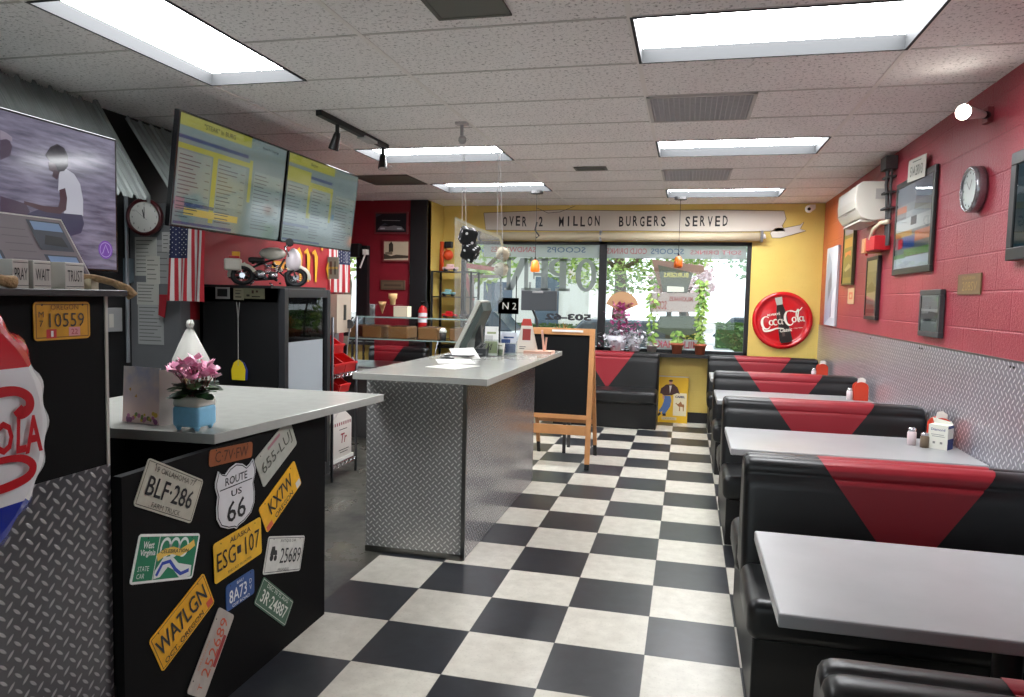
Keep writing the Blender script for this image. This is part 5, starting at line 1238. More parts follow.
t = thing('open_window_lettering', (-1.8, YB + .04, 1.56), 'large frosted mirrored letters OPEN on the left window', 'window sign')
LTG = glass_mat((.8, .82, .8, 1), 'letter_film', whiten=.85, wc=.38); f = wallB(0, YB + .043, 0)
mb = MB(LTG)
def slab(l, x, z, w, h):     # mirrored slab letters
    s = w * .26; e = .028
    if l == 'O': mb.ring(x, z, h * .30, h * .5, f, 0, 28, 1); 
    else:
        pass
def R_(x0, z0, x1, z1): mb.rect(min(x0, x1), z0, max(x0, x1), z1, f)
zb_, zt_ = 1.60, 2.02; zh = zt_ - zb_; zm = (zb_ + zt_) / 2
# O (tall oval)
cx, rw = -1.285, .135; n = 32; vs = []
for k in range(n):
    tt = 2 * math.pi * k / n; vs += [f.p(cx + rw * .5 * math.cos(tt), zm + zh * .40 * math.sin(tt)), f.p(cx + rw * math.cos(tt), zm + zh * .5 * math.sin(tt))]
mb.add(vs, [(2 * k, 2 * k + 1, (2 * k + 3) % (2 * n), (2 * k + 2) % (2 * n)) for k in range(n)])
# P mirrored : stem right, bowl left
x = -1.59; R_(x - .04, zb_, x + .05, zt_); R_(x - .09, zb_, x + .1, zb_ + .035); R_(x - .04, zt_ - .035, x + .1, zt_)
n = 16; vs = []
for k in range(n + 1):
    tt = math.pi / 2 + math.pi * k / n; vs += [f.p(x - .04 + .07 * math.cos(tt), zt_ - .115 + .075 * math.sin(tt)), f.p(x - .04 + .15 * math.cos(tt), zt_ - .115 + .115 * math.sin(tt))]
mb.add(vs, [(2 * k, 2 * k + 1, 2 * k + 3, 2 * k + 2) for k in range(n)])
# E mirrored : stem right, arms left
x = -1.87; R_(x - .0, zb_, x + .09, zt_); R_(x - .16, zb_, x + .13, zb_ + .035); R_(x - .16, zt_ - .035, x + .13, zt_); R_(x - .09, zm - .02, x, zm + .02); R_(x - .16, zb_, x - .13, zb_ + .11); R_(x - .16, zt_ - .11, x - .13, zt_); R_(x - .105, zm - .06, x - .085, zm + .06)
# N mirrored
x = -2.19; R_(x - .14, zb_, x - .085, zt_); R_(x + .095, zb_, x + .15, zt_); mb.poly([(x + .14, zt_), (x + .04, zt_), (x - .13, zb_), (x - .05, zb_)], f); R_(x - .17, zb_, x - .06, zb_ + .03); R_(x + .06, zb_, x + .18, zb_ + .03); R_(x - .17, zt_ - .03, x - .05, zt_)
mb.build('letters', t)
t = thing('phone_window_lettering', (-1.5, YB + .04, 1.22), 'dark mirrored telephone digits beginning 503 on the left window', 'window sign')
MB(mat((44, 44, 50), .5)).text('503-62', -1.50, 1.27, .09, wallB(0, YB + .043, 0), 0, w=.60, mirror=True, bold=.05).build('letters', t)
t = thing('low_window_sign', (-.1, YB + .04, .9), 'pale red mirrored lettering along the foot of the right window', 'window sign')
MB(FROST).box(-.5, YB + .044, .905, .2, YB + .047, 1.03).build('film', t)
MB(mat((186, 90, 100), .6)).text('MILK SHAKES', -.16, .965, .09, wallB(0, YB + .042, 0), 0, w=.6, mirror=True, bold=.02).build('letters', t)

# round soda sign
t = thing('round_soda_sign', (1.1, YB - .02, .97), 'round red soda sign with script lettering and a bottle on the yellow wall', 'sign')
cx, cz = 1.1, 1.305; R0 = .345; f = wallB(cx, YB - .005, cz); CRD = mat((196, 16, 24), .22, coat=.5)
MB(CRD).lathe([(R0 - .01, 0), (R0, .012), (R0 - .005, .03), (R0 - .03, .042), (R0 - .05, .036), (R0 - .052, .030), (R0 - .1, .036), (.15, .042), (.001, .044)], f.o, f.n, 48).build('disc', t, smooth=True)
mb = MB(mat((34, 26, 22), .3)); s = f.sub(.0, -.0, 12); c = .045
bo = [(x * 1.15, y * 1.25) for x, y in ((-.028, .215), (.028, .215), (.03, .15), (.045, .09), (.052, .03), (.048, -.03), (.058, -.1), (.062, -.18), (.052, -.215), (-.052, -.215), (-.062, -.18), (-.058, -.1), (-.048, -.03), (-.052, .03), (-.045, .09), (-.03, .15))]
mb.prism(bo[::-1], .04, .050, s).m(mat((170, 170, 160), .4)).prism([(-.04, .28), (.04, .28), (.034, .19), (-.034, .19)][::-1], .04, .052, s).m(mat((84, 70, 64), .3)).rect(-.03, -.19, .0, -.12, s, .051).rect(-.035, .0, -.01, .12, s, .051).build('bottle', t)
mb = MB(mat((236, 230, 214), .4)); s = f.sub(.005, .0, 9); c = .054
def st(pts, w): mb.line(pts, w, s, c, sm=True)
def arcp(cx, cy, rx, ry, a0, a1, n=12): return [(cx + rx * math.cos(math.radians(a0 + (a1 - a0) * k / n)), cy + ry * math.sin(math.radians(a0 + (a1 - a0) * k / n))) for k in range(n + 1)]
st(arcp(-.19, -.005, .05, .075, 50, 320), [.006, .008, .012, .018, .024, .028, .028, .026, .022, .018, .014, .01, .008])            # C
st([(-.24, -.06), (-.22, -.1), (-.15, -.1), (-.08, -.085), (.0, -.095)], [.012, .02, .022, .016, .006])
def o_(x, y, r=.03): 
    n = 16; vs = []
    for k in range(n):
        tt = 2 * math.pi * k / n; vs += [s.p(x + r * .45 * math.cos(tt), y + r * .75 * math.sin(tt), c), s.p(x + r * .95 * math.cos(tt), y + r * 1.1 * math.sin(tt), c)]
    mb.add(vs, [(2 * k, 2 * k + 1, (2 * k + 3) % (2 * n), (2 * k + 2) % (2 * n)) for k in range(n)])
o_(-.135, -.01); st(arcp(-.085, -.01, .026, .032, 50, 310), [.01, .014, .016, .018, .018, .018, .018, .016, .016, .014, .012, .01, .008]); o_(-.035, -.01); st([(-.012, .02), (-.012, -.035), (.0, -.04)], [.016, .016, .008])
st([(.0, .0), (.02, .004)], .012)
st(arcp(.075, .02, .05, .085, 55, 320), [.006, .008, .012, .018, .024, .028, .028, .026, .022, .018, .014, .01, .008]); o_(.125, -.005)
st([(.15, .02), (.16, .08), (.18, .11), (.185, .09), (.17, .03), (.17, -.03), (.185, -.035)], [.01, .014, .014, .014, .018, .016, .008]); o_(.205, -.005, .028); st([(.228, .02), (.228, -.03), (.245, -.035)], [.016, .016, .006])
st([(.06, .1), (.1, .105), (.15, .085), (.2, .1), (.23, .13)], [.008, .016, .014, .012, .006])
mb.text('ALWAYS', -.10, .085, .026, s, c, w=.15, bold=.03).text('Classic', .02, -.115, .045, s, c, w=.14, bold=.02, shear=.2).text('ORIGINAL FORMULA', .16, -.11, .012, s, c, w=.1); mb.build('lettering', t)

# leaning yellow poster board
t = thing('poster_board', (-.16, 9.2, 0), 'yellow cigarette advertising board with a leaning man, on the floor against the wall', 'poster board')
f = Fr((-.36, 9.17, .0), (1, 0, 0), (0, .10, 1)); w, h = .40, .59
MB(mat((222, 176, 30), .5)).box(0, 0, -.02, w, h, 0, f).build('board', t, bevel=.002)
mb = MB(mat((190, 180, 160), .5)).rect(.0, h - .025, w, h - .008, f, .001).m(mat((80, 110, 160), .6)).poly([(.11, .33), (.19, .33), (.2, .27), (.19, .2), (.14, .12), (.13, .1), (.09, .1), (.1, .16), (.13, .22), (.11, .24)], f, .001).poly([(.11, .26), (.15, .26), (.12, .16), (.07, .12), (.05, .14), (.09, .2)], f, .0014)
mb.m(mat((70, 40, 34), .6)).poly([(.09, .33), (.2, .34), (.27, .37), (.3, .36), (.27, .44), (.22, .48), (.13, .47), (.07, .42), (.06, .36), (.09, .35)], f, .0012).m(mat((220, 214, 205), .6)).poly([(.17, .46), (.2, .46), (.18, .36)], f, .0018).m(mat((196, 140, 110), .6)).disc(.185, .50, .022, f, .0018, 12, .028).poly([(.09, .29), (.12, .29), (.11, .34), (.09, .34)], f, .0018)
mb.m(mat((70, 44, 30), .6)).disc(.187, .52, .026, f, .0022, 10, .014).m(mat((30, 34, 50), .6)).poly([(.04, .1), (.07, .13), (.08, .1), (.05, .07)], f, .0018).poly([(.1, .08), (.14, .08), (.14, .11), (.1, .11)], f, .0018)
mb.m(mat((216, 204, 168), .6)).rect(.225, .09, .385, .37, f, .001).m(mat((36, 44, 84), .6)).text('CAMEL', .305, .325, .028, f, .0015, w=.12, bold=.04).m(mat((200, 180, 140), .6)).rect(.09, .035, .27, .07, f, .001).m(mat((140, 130, 110), .6)).text('TURKISH BLEND', .18, .052, .014, f, .0015, w=.14)
mb.m(mat((150, 96, 52), .6)).poly([(.25, .24), (.262, .25), (.275, .235), (.29, .24), (.315, .27), (.335, .235), (.355, .235), (.36, .2), (.355, .2), (.355, .15), (.345, .15), (.342, .2), (.31, .205), (.31, .15), (.298, .15), (.3, .2), (.285, .21), (.262, .235)], f, .0016)
mb.build('print', t)

# plants on the sill
def pot(x, y, z, r, h, c=(176, 92, 62)):
    return [(r * .72, 0), (r * .92, h * .8), (r * 1.04, h * .8), (r * 1.06, h), (r * .9, h)]
LG = [mat((126, 164, 70), .6), mat((96, 138, 56), .6), mat((156, 186, 96), .6)]
def vine(x, z0, z1, n, spread, label, potted=True, y=9.17):
    t = thing('potted_plant', (x, y, ZS), label, 'potted plant')
    if potted: MB(mat((172, 92, 64), .6)).lathe(pot(x, y, ZS, .075, .13), (x, y, ZS), n=16).build('pot', t, smooth=True)
    else: MB(mat((190, 186, 176), .6)).lathe(pot(x, y, ZS, .07, .1), (x, y, ZS), n=16).build('pot', t, smooth=True)
    r = random.Random(int(x * 100) + 500); st_ = MB(mat((110, 120, 70), .7)); lf = MB()
    for s in range(3):
        pts = [V((x + r.uniform(-.01, .01), y, ZS + .1))]; zz = ZS + .1; xx = x
        while zz < z1:
            zz += .07; xx = x + math.sin(zz * 9 + s * 2) * spread * .4 * min(1, (zz - ZS) * 2); pts.append(V((xx, y + r.uniform(-.02, .02), zz)))
        st_.tube(pts, .003, 5)
        for k in range(n // 3):
            p_ = pts[r.randrange(len(pts))] + V((0, 0, r.uniform(-.03, .03))); a = r.uniform(0, 6.28); lf.m(LG[k % 3]); fr = Fr(p_ + V((math.cos(a) * .03, math.sin(a) * .02, 0)), (math.cos(a), math.sin(a) * .5, -.3), (0.1, .4, 1)); s_ = r.uniform(.015, .032)
            lf.poly([(-s_, 0), (-s_ * .7, s_ * .8), (0, s_ * .8), (s_ * 1.3, 0), (0, -s_ * .8), (-s_ * .7, -s_ * .8)], fr)
    st_.build('stems', t); lf.build('leaves', t)
vine(-.42, ZS, 1.62, 75, .12, 'trailing vine climbing the left side of the right window', False)
vine(.16, ZS, 1.72, 190, .1, 'bushy climbing plant in the right-hand clay pot on the sill')
vine(-.115, ZS, 1.08, 60, .25, 'short leafy plant in the left-hand clay pot on the sill')
# bouquet under the fan
t = thing('flower_bouquet', (-.78, 9.15, ZS), 'white and magenta wrapped bouquet with a tan paper fan on the sill', 'bouquet')
f = wallB(-.80, 9.14, 1.34); n = 14
fan = [(0, -.08)] + [(.21 * math.cos(math.radians(18 + 144 * k / n)), -.06 + .23 * math.sin(math.radians(18 + 144 * k / n))) for k in range(n + 1)]
MB(mat((190, 150, 110), .7)).prism([(x, y + .1) for x, y in fan], 0, .004, f).build('paper_fan', t)
mb = MB(); r = random.Random(9); PKs = [mat((190, 70, 140), .6), mat((214, 120, 170), .6), mat((150, 50, 100), .6)]
for k in range(150):
    a = r.gauss(0, .075); b = r.uniform(-.22, .12); mb.m(PKs[k % 3]); mb.leaf((-.80 + a * (1 - b * 1.5), 9.12 + r.uniform(-.03, .02), 1.34 + b), (r.uniform(-1, 1), r.uniform(-1, 1), r.uniform(-.5, 1)), (0, 0, 1), .065, .045)
mb.build('magenta_flowers', t); mb = MB(); 
for k in range(230):
    a = r.gauss(0, .14); mb.m(mat((208, 206, 214), .6) if k % 5 else mat((130, 60, 96), .6)); mb.leaf((-.75 + a, 9.07 + r.uniform(-.04, .08), 1.0 + r.uniform(-.1, .12)), (r.uniform(-1, 1), r.uniform(-1, 1), r.uniform(-.5, 1)), (0, 0, 1), .07, .05)
mb.build('white_flowers', t)
MB(mat((222, 222, 228), .5)).lathe([(.08, 0), (.1, .1), (.16, .2), (.13, .19)], (-.84, 9.14, ZS), n=10).lathe([(.06, 0), (.07, .1), (.11, .17)], (-.63, 9.16, ZS), n=10).build('wrapping', t, smooth=True)

# ================================================================ HANGING THINGS
# pendants
def pendant(px, py_top, cx, y, zb_, ztop, lit, label):
    t = thing('pendant_lamp', (cx, y, zb_), label, 'pendant lamp')
    g = mat((206, 96, 30), .3, emit=.0) if not lit else mat((235, 120, 40), .3, emit=.5)
    MB(BLK).lathe([(.07, -.03), (.07, 0)], (cx, y, H - .004), n=18).build('canopy', t)
    MB(BLK).tube([(cx, y, H - .03), (cx, y, ztop)], .003, 6).tube([(cx, y, ztop + .03), (cx, y, ztop)], .01, 8).build('cord', t)
    hh = ztop - zb_
    o = MB(g).lathe([(.015, hh), (.035, hh * .85), (.048, hh * .5), (.052, hh * .1), (.04, 0), (.036, .002), (.044, hh * .4), (.03, hh * .8)], (cx, y, zb_), n=18, cap=False).build('glass_shade', t, smooth=True)
    if lit: MB(mat((255, 244, 200), .3, emit=9)).ball((cx, y, zb_ + hh * .3), .026, 10).build('bulb', t, smooth=True)
    else: MB(mat((240, 150, 70), .3)).ball((cx, y, zb_ + hh * .4), .024, 10).build('bulb', t, smooth=True)
q = at(535, 272, y=8.0); pendant(0, 0, q.x, 8.0, q.z, at(535, 260, y=8.0).z, True, 'lit amber glass pendant lamp over the service counter end')
q = at(678, 268, y=8.6); pendant(0, 0, q.x, 8.6, q.z, at(678, 256, y=8.6).z, False, 'unlit amber glass pendant lamp in front of the right window')
# extra cable swags on the ceiling near the pendant
MB(BLK).tube([at(537, 208, y=8.0), at(548, 213, y=8.1), at(560, 212, y=8.3), at(575, 206, y=8.6)], .003, 6).build('lamp_cable', label='thin black cable swagged from the lit pendant along the ceiling', cat='cable')
MB(BLK).tube([at(537, 222, y=8.0), at(535, 230, y=8.0), at(539, 236, y=8.0), at(536, 238, y=8.0)], .009, 6).build('cable_knot', label='knotted black cable on the cord of the lit pendant', cat='cable')
# acrylic hanging sign with strings
sy = 5.5
t = thing('hanging_acrylic_sign', (-1.7, sy, 1.1), 'clear acrylic panel hanging on strings above the service counter', 'hanging panel')
c4 = [at(*p, y=sy) for p in ((455, 218), (478, 229), (500, 237), (503, 246), (503, 300), (455, 345))]
MB(ACRYL).prism([(p.x, p.z) for p in (c4[0], c4[5], c4[4], c4[3], c4[2], c4[1])], 0, .006, wallB(0, sy, 0)).build('panel', t)
e1 = [at(*p, y=sy) for p in ((455, 218), (500, 240), (502, 250), (457, 228))]
MB(mat((205, 196, 160), .5)).line([(p.x, p.z) for p in (c4[0], c4[1], c4[2], c4[3])], .02, wallB(0, sy - .008, 0)).build('masking_edge', t)
STR = mat((220, 220, 220), .5)
for px, p1 in ((462, 222), (497, 238)):
    q = at(px, p1, y=sy); MB(STR).tube([(q.x, sy, q.z), (q.x, sy, H - .01)], .0022, 5).build('string', t)
q = at(462, 122, z=H); t = thing('ceiling_hook', (q.x, q.y, H - .12), 'small white bracket hook on the ceiling where the dice strings start', 'hook')
MB(mat((190, 188, 186), .5)).box(q.x - .04, q.y - .03, H - .02, q.x + .04, q.y + .03, H - .004).build('plate', t); MB(mat((170, 170, 170), .4)).tube([(q.x, q.y, H - .02), (q.x, q.y, H - .09)], .012).ball((q.x + .005, q.y, H - .12), .03, 10).build('hook', t, smooth=True)

def die(p, s, rot, c1, c2, label, grp, spots=True, roundish=False):
    t = thing('fuzzy_die', p, label, 'fuzzy die', grp); p = V(p)
    M = Matrix.Rotation(rot[0], 3, 'Z') @ Matrix.Rotation(rot[1], 3, 'X') @ Matrix.Rotation(rot[2], 3, 'Y'); h = s / 2
    fr = Fr(p, M @ V((1, 0, 0)), M @ V((0, 1, 0)))
    MB(mat(c1, .85, 0, .1, 60, .6)).rbox(-h, -h, -h, h, h, h, h * (.35 if not roundish else .8), fr, 4).build('cube', t, smooth=True)
    if spots:
        mb = MB(mat(c2, .7)); d = h * .5; faces = [(V((0, -1, 0)), V((1, 0, 0)), V((0, 0, 1)), 2), (V((1, 0, 0)), V((0, 1, 0)), V((0, 0, 1)), 4), (V((-1, 0, 0)), V((0, -1, 0)), V((0, 0, 1)), 4), (V((0, 0, 1)), V((1, 0, 0)), V((0, 1, 0)), 6), (V((0, 0, -1)), V((1, 0, 0)), V((0, -1, 0)), 3), (V((0, 1, 0)), V((-1, 0, 0)), V((0, 0, 1)), 5)]
        L = {2: [(-1, 1), (1, -1)], 4: [(-1, -1), (1, 1), (-1, 1), (1, -1)], 6: [(-1, -1), (-1, 0), (-1, 1), (1, -1), (1, 0), (1, 1)], 3: [(-1, -1), (0, 0), (1, 1)], 5: [(-1, -1), (0, 0), (1, 1), (1, -1), (-1, 1)]}
        for n_, u_, v_, k in faces:
            F_ = Fr(p + M @ (n_ * (h + .0008)), M @ u_, M @ v_)
            for a, b in L[k]: mb.disc(a * d, b * d, s * .09, F_, 0, 10)
        mb.build('dots', t)
q = at(468, 236, y=5.2); die(q, .118, (.5, .35, .2), (18, 18, 20), (225, 225, 225), 'upper black fuzzy die with white dots, hanging', 'black fuzzy dice')
q2 = at(470.5, 252, y=5.2); die(q2, .112, (-.3, .5, .6), (18, 18, 20), (225, 225, 225), 'lower black fuzzy die with white dots, hanging under the other', 'black fuzzy dice')
MB(STR).tube([q, at(466, 222, y=5.2), V((at(463, 200, y=5.2).x, 5.2, H - .004))], .002, 5).build('dice_string', label='white string carrying the two black fuzzy dice', cat='string')
q = at(503, 254, y=5.7); die(q, .10, (.4, .6, .3), (188, 176, 152), (150, 140, 120), 'upper cream fuzzy die hanging by the acrylic panel', 'cream fuzzy dice', True, True)
q2 = at(501, 269.5, y=5.7); die(q2, .105, (-.2, .3, .5), (188, 180, 158), (150, 140, 120), 'lower cream fuzzy die hanging by the acrylic panel', 'cream fuzzy dice', True, True)
MB(STR).tube([q, V((at(499, 200, y=5.7).x, 5.7, H - .004))], .002, 5).build('dice_string', label='white string carrying the two cream fuzzy dice', cat='string')

# track lights
t = thing('track_light', (-2.35, 4.9, H - .05), 'black spotlight track with two spots on the ceiling beside the menu screens', 'track light')
MB(BLK).box(-2.385, 4.36, H - .04, -2.345, 5.45, H - .004).build('track', t); MB(mat((190, 190, 188), .4)).box(-2.40, 5.0, H - .05, -2.33, 5.2, H - .03).build('adapter', t)
def spot(x, y, dx, dy):
    p0 = V((x, y, H - .04)); mb = MB(BLK).tube([p0, p0 - V((0, 0, .06))], .014, 8)
    a = p0 - V((0, 0, .06)); d = V((dx, dy, -1)).normalized(); o = mb.build('swivel', t)
    s = MB(BLK).lathe([(.018, -.04), (.024, -.02), (.03, .03), (.036, .075), (.036, .08)], a + d * .03, d, 16).build('spot_head', t, smooth=True); MB(mat((206, 196, 190), .3)).lathe([(.03, 0), (.001, .001)], a + d * .111, d, 16, cap=False).build('lamp_face', s)
spot(-2.365, 4.62, -.35, .1); spot(-2.365, 5.38, .1, -.25)

# ================================================================ RIGHT WALL THINGS
def rpic(y0, y1, z0, z1, name, label, cat, fc, art, fw=.03, th=.03, ang=0, rough=.4, glass=True, print_name='print'):
    """framed work on the right wall; y0 > y1 (left edge is further away)"""
    f = wallR(XR - .003, y0, z0); w, h = y0 - y1, z1 - z0; t = thing(name, (XR - .01, (y0 + y1) / 2, z0), label, cat)
    if fw:
        fb = MB(mat(fc, rough)); fb.box(0, 0, 0, w, fw, th, f).box(0, h - fw, 0, w, h, th, f).box(0, fw, 0, fw, h - fw, th, f).box(w - fw, fw, 0, w, h - fw, th, f); fb.build('frame', t, bevel=.004)
        c = th * .75
    else: MB(mat(fc, rough)).box(0, 0, 0, w, h, th, f).build('panel', t); c = th + .0006
    mb = MB()
    for i, (cc, pts) in enumerate(art): mb.m(mat(cc, .3)).poly([(fw + x * (w - 2 * fw), fw + y * (h - 2 * fw)) for x, y in pts], f, c + .0004 * i)
    mb.build(print_name, t)
    if glass and fw: MB(GLASS).rect(fw, fw, w - fw, h - fw, f, c + .005).build('glass', t)
    return t, f, w, h
def Rc(x0, y0, x1, y1): return [(x0, y0), (x1, y0), (x1, y1), (x0, y1)]
rpic(6.1, 5.2, 1.74, 2.42, 'framed_picture', 'large dark framed picture with layered shop scenes on the red wall', 'picture', (34, 40, 38),
     [((120, 126, 130), FULL), ((96, 104, 116), Rc(0, .78, 1, 1)), ((170, 100, 70), Rc(0, .68, .3, .76)), ((150, 156, 160), Rc(.3, .6, 1, .68)), ((186, 190, 190), Rc(0, .45, 1, .6)), ((60, 64, 74), Rc(.45, .5, .62, .6)), ((170, 130, 70), Rc(0, .38, .5, .45)), ((60, 90, 150), Rc(.2, .24, .6, .38)), ((190, 110, 80), Rc(.6, .3, 1, .42)), ((170, 50, 60), Rc(.1, .24, .25, .36)), ((120, 160, 90), Rc(.3, .14, 1, .22)), ((200, 206, 214), Rc(0, 0, 1, .13)), ((110, 150, 90), Rc(.0, .12, .35, .17))], fw=.045, th=.022)
rpic(5.34, 4.93, 1.32, 1.62, 'framed_picture', 'small grey framed black and white street photo near the diamond plate', 'picture', (58, 60, 62), [((176, 184, 188), FULL), ((84, 92, 100), [(0, .3), (1, .32), (1, .5), (.6, .55), (.5, .7), (.4, .5), (0, .48)]), ((60, 66, 74), Rc(.1, .28, .9, .36)), ((230, 234, 236), Rc(0, .55, 1, .62))], fw=.035, th=.03)
rpic(6.9, 6.5, 1.39, 1.92, 'framed_picture', 'tall narrow dark framed pale picture below the red box', 'picture', (28, 28, 30), [((176, 178, 162), FULL), ((150, 156, 140), Rc(0, .55, 1, .8)), ((120, 124, 112), [(0, .5), (.5, .62), (1, .5), (1, .45), (0, .4)]), ((200, 200, 190), Rc(.1, .2, .9, .42)), ((130, 132, 124), Rc(0, .05, 1, .12))], fw=.032, th=.03)
rpic(8.84, 8.22, 1.28, 2.13, 'canvas_print', 'narrow pale blue canvas print nearest the yellow corner', 'picture', (196, 204, 214), [((150, 166, 186), [(.0, 0), (.5, .1), (.7, .4), (.5, .8), (.2, .95), (0, .7)]), ((96, 112, 134), [(.3, .3), (.6, .5), (.5, .7), (.25, .55)]), ((214, 220, 228), [(.6, .1), (.95, .1), (.95, .5), (.7, .4)]), ((84, 96, 120), [(.55, .1), (.65, .12), (.6, .3)])], fw=0, th=.022)
rpic(7.95, 7.48, 1.70, 2.30, 'tall_poster', 'tall olive and orange poster hanging under the air conditioner', 'poster', (60, 56, 30), [((128, 112, 52), FULL), ((200, 150, 60), Rc(.1, .62, .9, .78)), ((220, 120, 60), [(.2, .45), (.5, .5), (.8, .46), (.8, .56), (.2, .54)]), ((90, 84, 44), [(.1, .2), (.5, .35), (.9, .25), (.9, .1), (.1, .1)]), ((160, 150, 150), Rc(.1, .84, .9, .94)), ((176, 164, 120), [(.2, .24), (.6, .34), (.85, .3), (.8, .26), (.3, .2)])], fw=.02, th=.03, glass=False)
rpic(7.72, 7.45, 1.52, 1.67, 'small_notice', 'small cream notice with red print beneath the tall poster', 'notice', (214, 180, 140), [((206, 96, 60), Rc(.2, .3, .8, .75)), ((214, 180, 140), Rc(.35, .4, .65, .6))], fw=0, th=.004)
t, f, w, h = rpic(4.72, 4.38, 1.585, 1.70, 'license_plate', 'weathered brass-coloured licence plate alone on the red wall', 'license plate', (110, 84, 56), [((126, 98, 64), Rc(.03, .05, .97, .95))], fw=0, th=.006, print_name='face')
MB(mat((190, 160, 110), .4, .5)).text('208SV', w * .55, h * .4, .05, f, .008, w=.22).text('CALIFORNIA', w * .5, h * .8, .018, f, .008, w=.2).build('lettering', t)
t = thing('license_plate', (XR - .02, 5.75, 2.43), 'black and white licence plate leaning on top of the large dark frame', 'license plate')
f = wallR(XR - .03, 5.58, 2.455, -3); MB(mat((180, 180, 170), .5)).box(-.2, -.075, 0, .2, .075, .004, f).build('plate', t); MB(mat((50, 54, 50), .5)).text('514·2RV3', 0, -.01, .07, f, .0055, w=.28, bold=.01).rect(-.1, .05, .1, .056, f, .005).build('lettering', t)
# right edge frame
rpic(3.99, 3.1, 1.74, 2.25, 'framed_picture', 'black ribbed picture frame cut off by the right edge of the view', 'picture', (26, 30, 32), [((30, 60, 70), FULL), ((70, 90, 96), Rc(.2, .3, .8, .7))], fw=.06, th=.045)
# round clock / mirror
q = V((XR - .005, 4.50, 2.155)); t = thing('round_mirror', q, 'round silver-rimmed wall clock with a glassy face on the red wall', 'clock')
f = wallR(q.x, q.y, q.z); MB(mat((150, 150, 154), .25, .8)).lathe([(.125, 0), (.125, .05), (.118, .058), (.108, .055), (.108, .045)], f.o, f.n, 36).build('rim', t, smooth=True)
MB(mat((190, 200, 196), .3)).disc(0, 0, .107, f, .0462, 32).build('dial', t)
mb = MB(INK); 
for k in range(12): a = math.radians(30 * k); mb.disc(.09 * math.sin(a), .09 * math.cos(a), .006, f, .047, 8)
mb.line([(0, 0), (.03, .05)], .006, f, .048).line([(0, 0), (-.05, .05)], .004, f, .0485); mb.build('hands', t)
# spotlight bulb on bracket
t = thing('wall_spotlight', (XR - .1, 4.45, 2.5), 'lit round spotlight bulb sticking out high on the red wall', 'spotlight')
c0 = at(1000 - 15, 110, x=XR - .02); c0 = V((XR - .005, 4.42, 2.53)); tip = at(963, 112, y=4.16)
d = (tip - c0).normalized()
MB(mat((120, 40, 46), .5)).box(XR - .03, 4.38, 2.49, XR - .0, 4.46, 2.57).build('base', t, bevel=.004)
MB(BLK).tube([c0 + d * .02, c0 + d * .09], .02, 12).build('socket', t, smooth=True)
L_ = (tip - c0).length
MB(mat((216, 214, 208), .4)).lathe([(.018, .08), (.02, .12), (.036, L_ - .03), (.038, L_ - .004)], c0, d, 20, cap=False).build('reflector', t, smooth=True)
MB(mat((255, 250, 240), .3, emit=45)).lathe([(.036, L_ - .004), (.03, L_ + .004), (.001, L_ + .008)], c0, d, 20, cap=False).build('bulb_face', t, smooth=True)
# air conditioner
t = thing('air_conditioner', (XR - .13, 6.85, 2.2), 'white wall air conditioner unit high on the red wall by the corner', 'air conditioner')
AC = mat((216, 212, 200), .45)
fr = Fr((0, 6.40, 0), (1, 0, 0), (0, 0, 1)); pf = [(XR - .004, 2.2), (XR - .12, 2.19), (XR - .2, 2.215), (XR - .235, 2.27), (XR - .245, 2.36), (XR - .24, 2.47), (XR - .2, 2.5), (XR - .004, 2.5)]
MB(AC).prism(pf[::-1], 0, -.74, fr).build('body', t, bevel=.008)
fr2 = Fr((XR - .245, 7.14, 2.2), (0, -1, 0), (0, 0, 1)); MB(mat((170, 166, 156), .5)).box(.02, .085, -.004, .72, .09, .004, fr2).build('panel_seam', t)
MB(mat((196, 192, 180), .5)).prism([(XR - .06, 2.195), (XR - .19, 2.205), (XR - .20, 2.185), (XR - .06, 2.175)][::-1], -.04, -.70, fr).build('louver', t)
MB(mat((180, 176, 170), .5)).box(XR - .1, 6.392, 2.36, XR - .03, 6.4, 2.44).build('label_plate', t)
# pipes and red box
t = thing('conduit_bundle', (XR - .04, 6.2, 1.9), 'dark cables and a white hose running down beside the air conditioner', 'pipes')
mb = MB(DKG)
for k, y in enumerate((6.22, 6.27, 6.33)): mb.tube([(XR - .03 - .012 * k, y, 2.66), (XR - .035 - .02 * (k % 2), y + .01, 2.45), (XR - .03, y, 2.2), (XR - .03, y - .005, 1.98)], .010 + .003 * (k == 1), 8)
for z in (2.5, 2.38, 2.26): mb.box(XR - .07, 6.2, z, XR - .005, 6.36, z + .015)
mb.box(XR - .09, 6.18, 2.56, XR - .005, 6.34, 2.66); mb.build('cables', t)
MB(mat((206, 196, 170), .5)).tube([(XR - .04, 6.2, 2.16), (XR - .07, 6.3, 2.16), (XR - .1, 6.4, 2.12), (XR - .11, 6.44, 2.04)], .018, 10).build('white_hose', t, smooth=True)
t = thing('red_alarm_box', (XR - .08, 6.45, 1.93), 'red and cream box fixed below the air conditioner', 'alarm box')
MB(mat((190, 24, 36), .4)).box(XR - .12, 6.27, 1.95, XR - .002, 6.56, 2.06).build('box', t, bevel=.004); MB(mat((222, 160, 110), .5)).box(XR - .13, 6.56, 1.94, XR - .002, 6.66, 2.06).build('end_panel', t, bevel=.004); MB(RED).tube([(XR - .1, 6.6, 1.94), (XR - .1, 6.6, 1.92)], .01).build('foot', t)
# security camera
q = at(809, 209, y=9.1); t = thing('security_camera', (q.x, 9.1, q.z), 'small white dome security camera in the far right ceiling corner', 'camera')
MB(WHT).ball(q, .045, 14).box(q.x + .0, 9.09, q.z, q.x + .07, 9.26, q.z + .05).build('body', t, smooth=False); MB(BLK).lathe([(.018, .0), (.018, .012)], q + V((-.005, -.04, -.005)), (0, -1, 0), 14).build('lens', t)

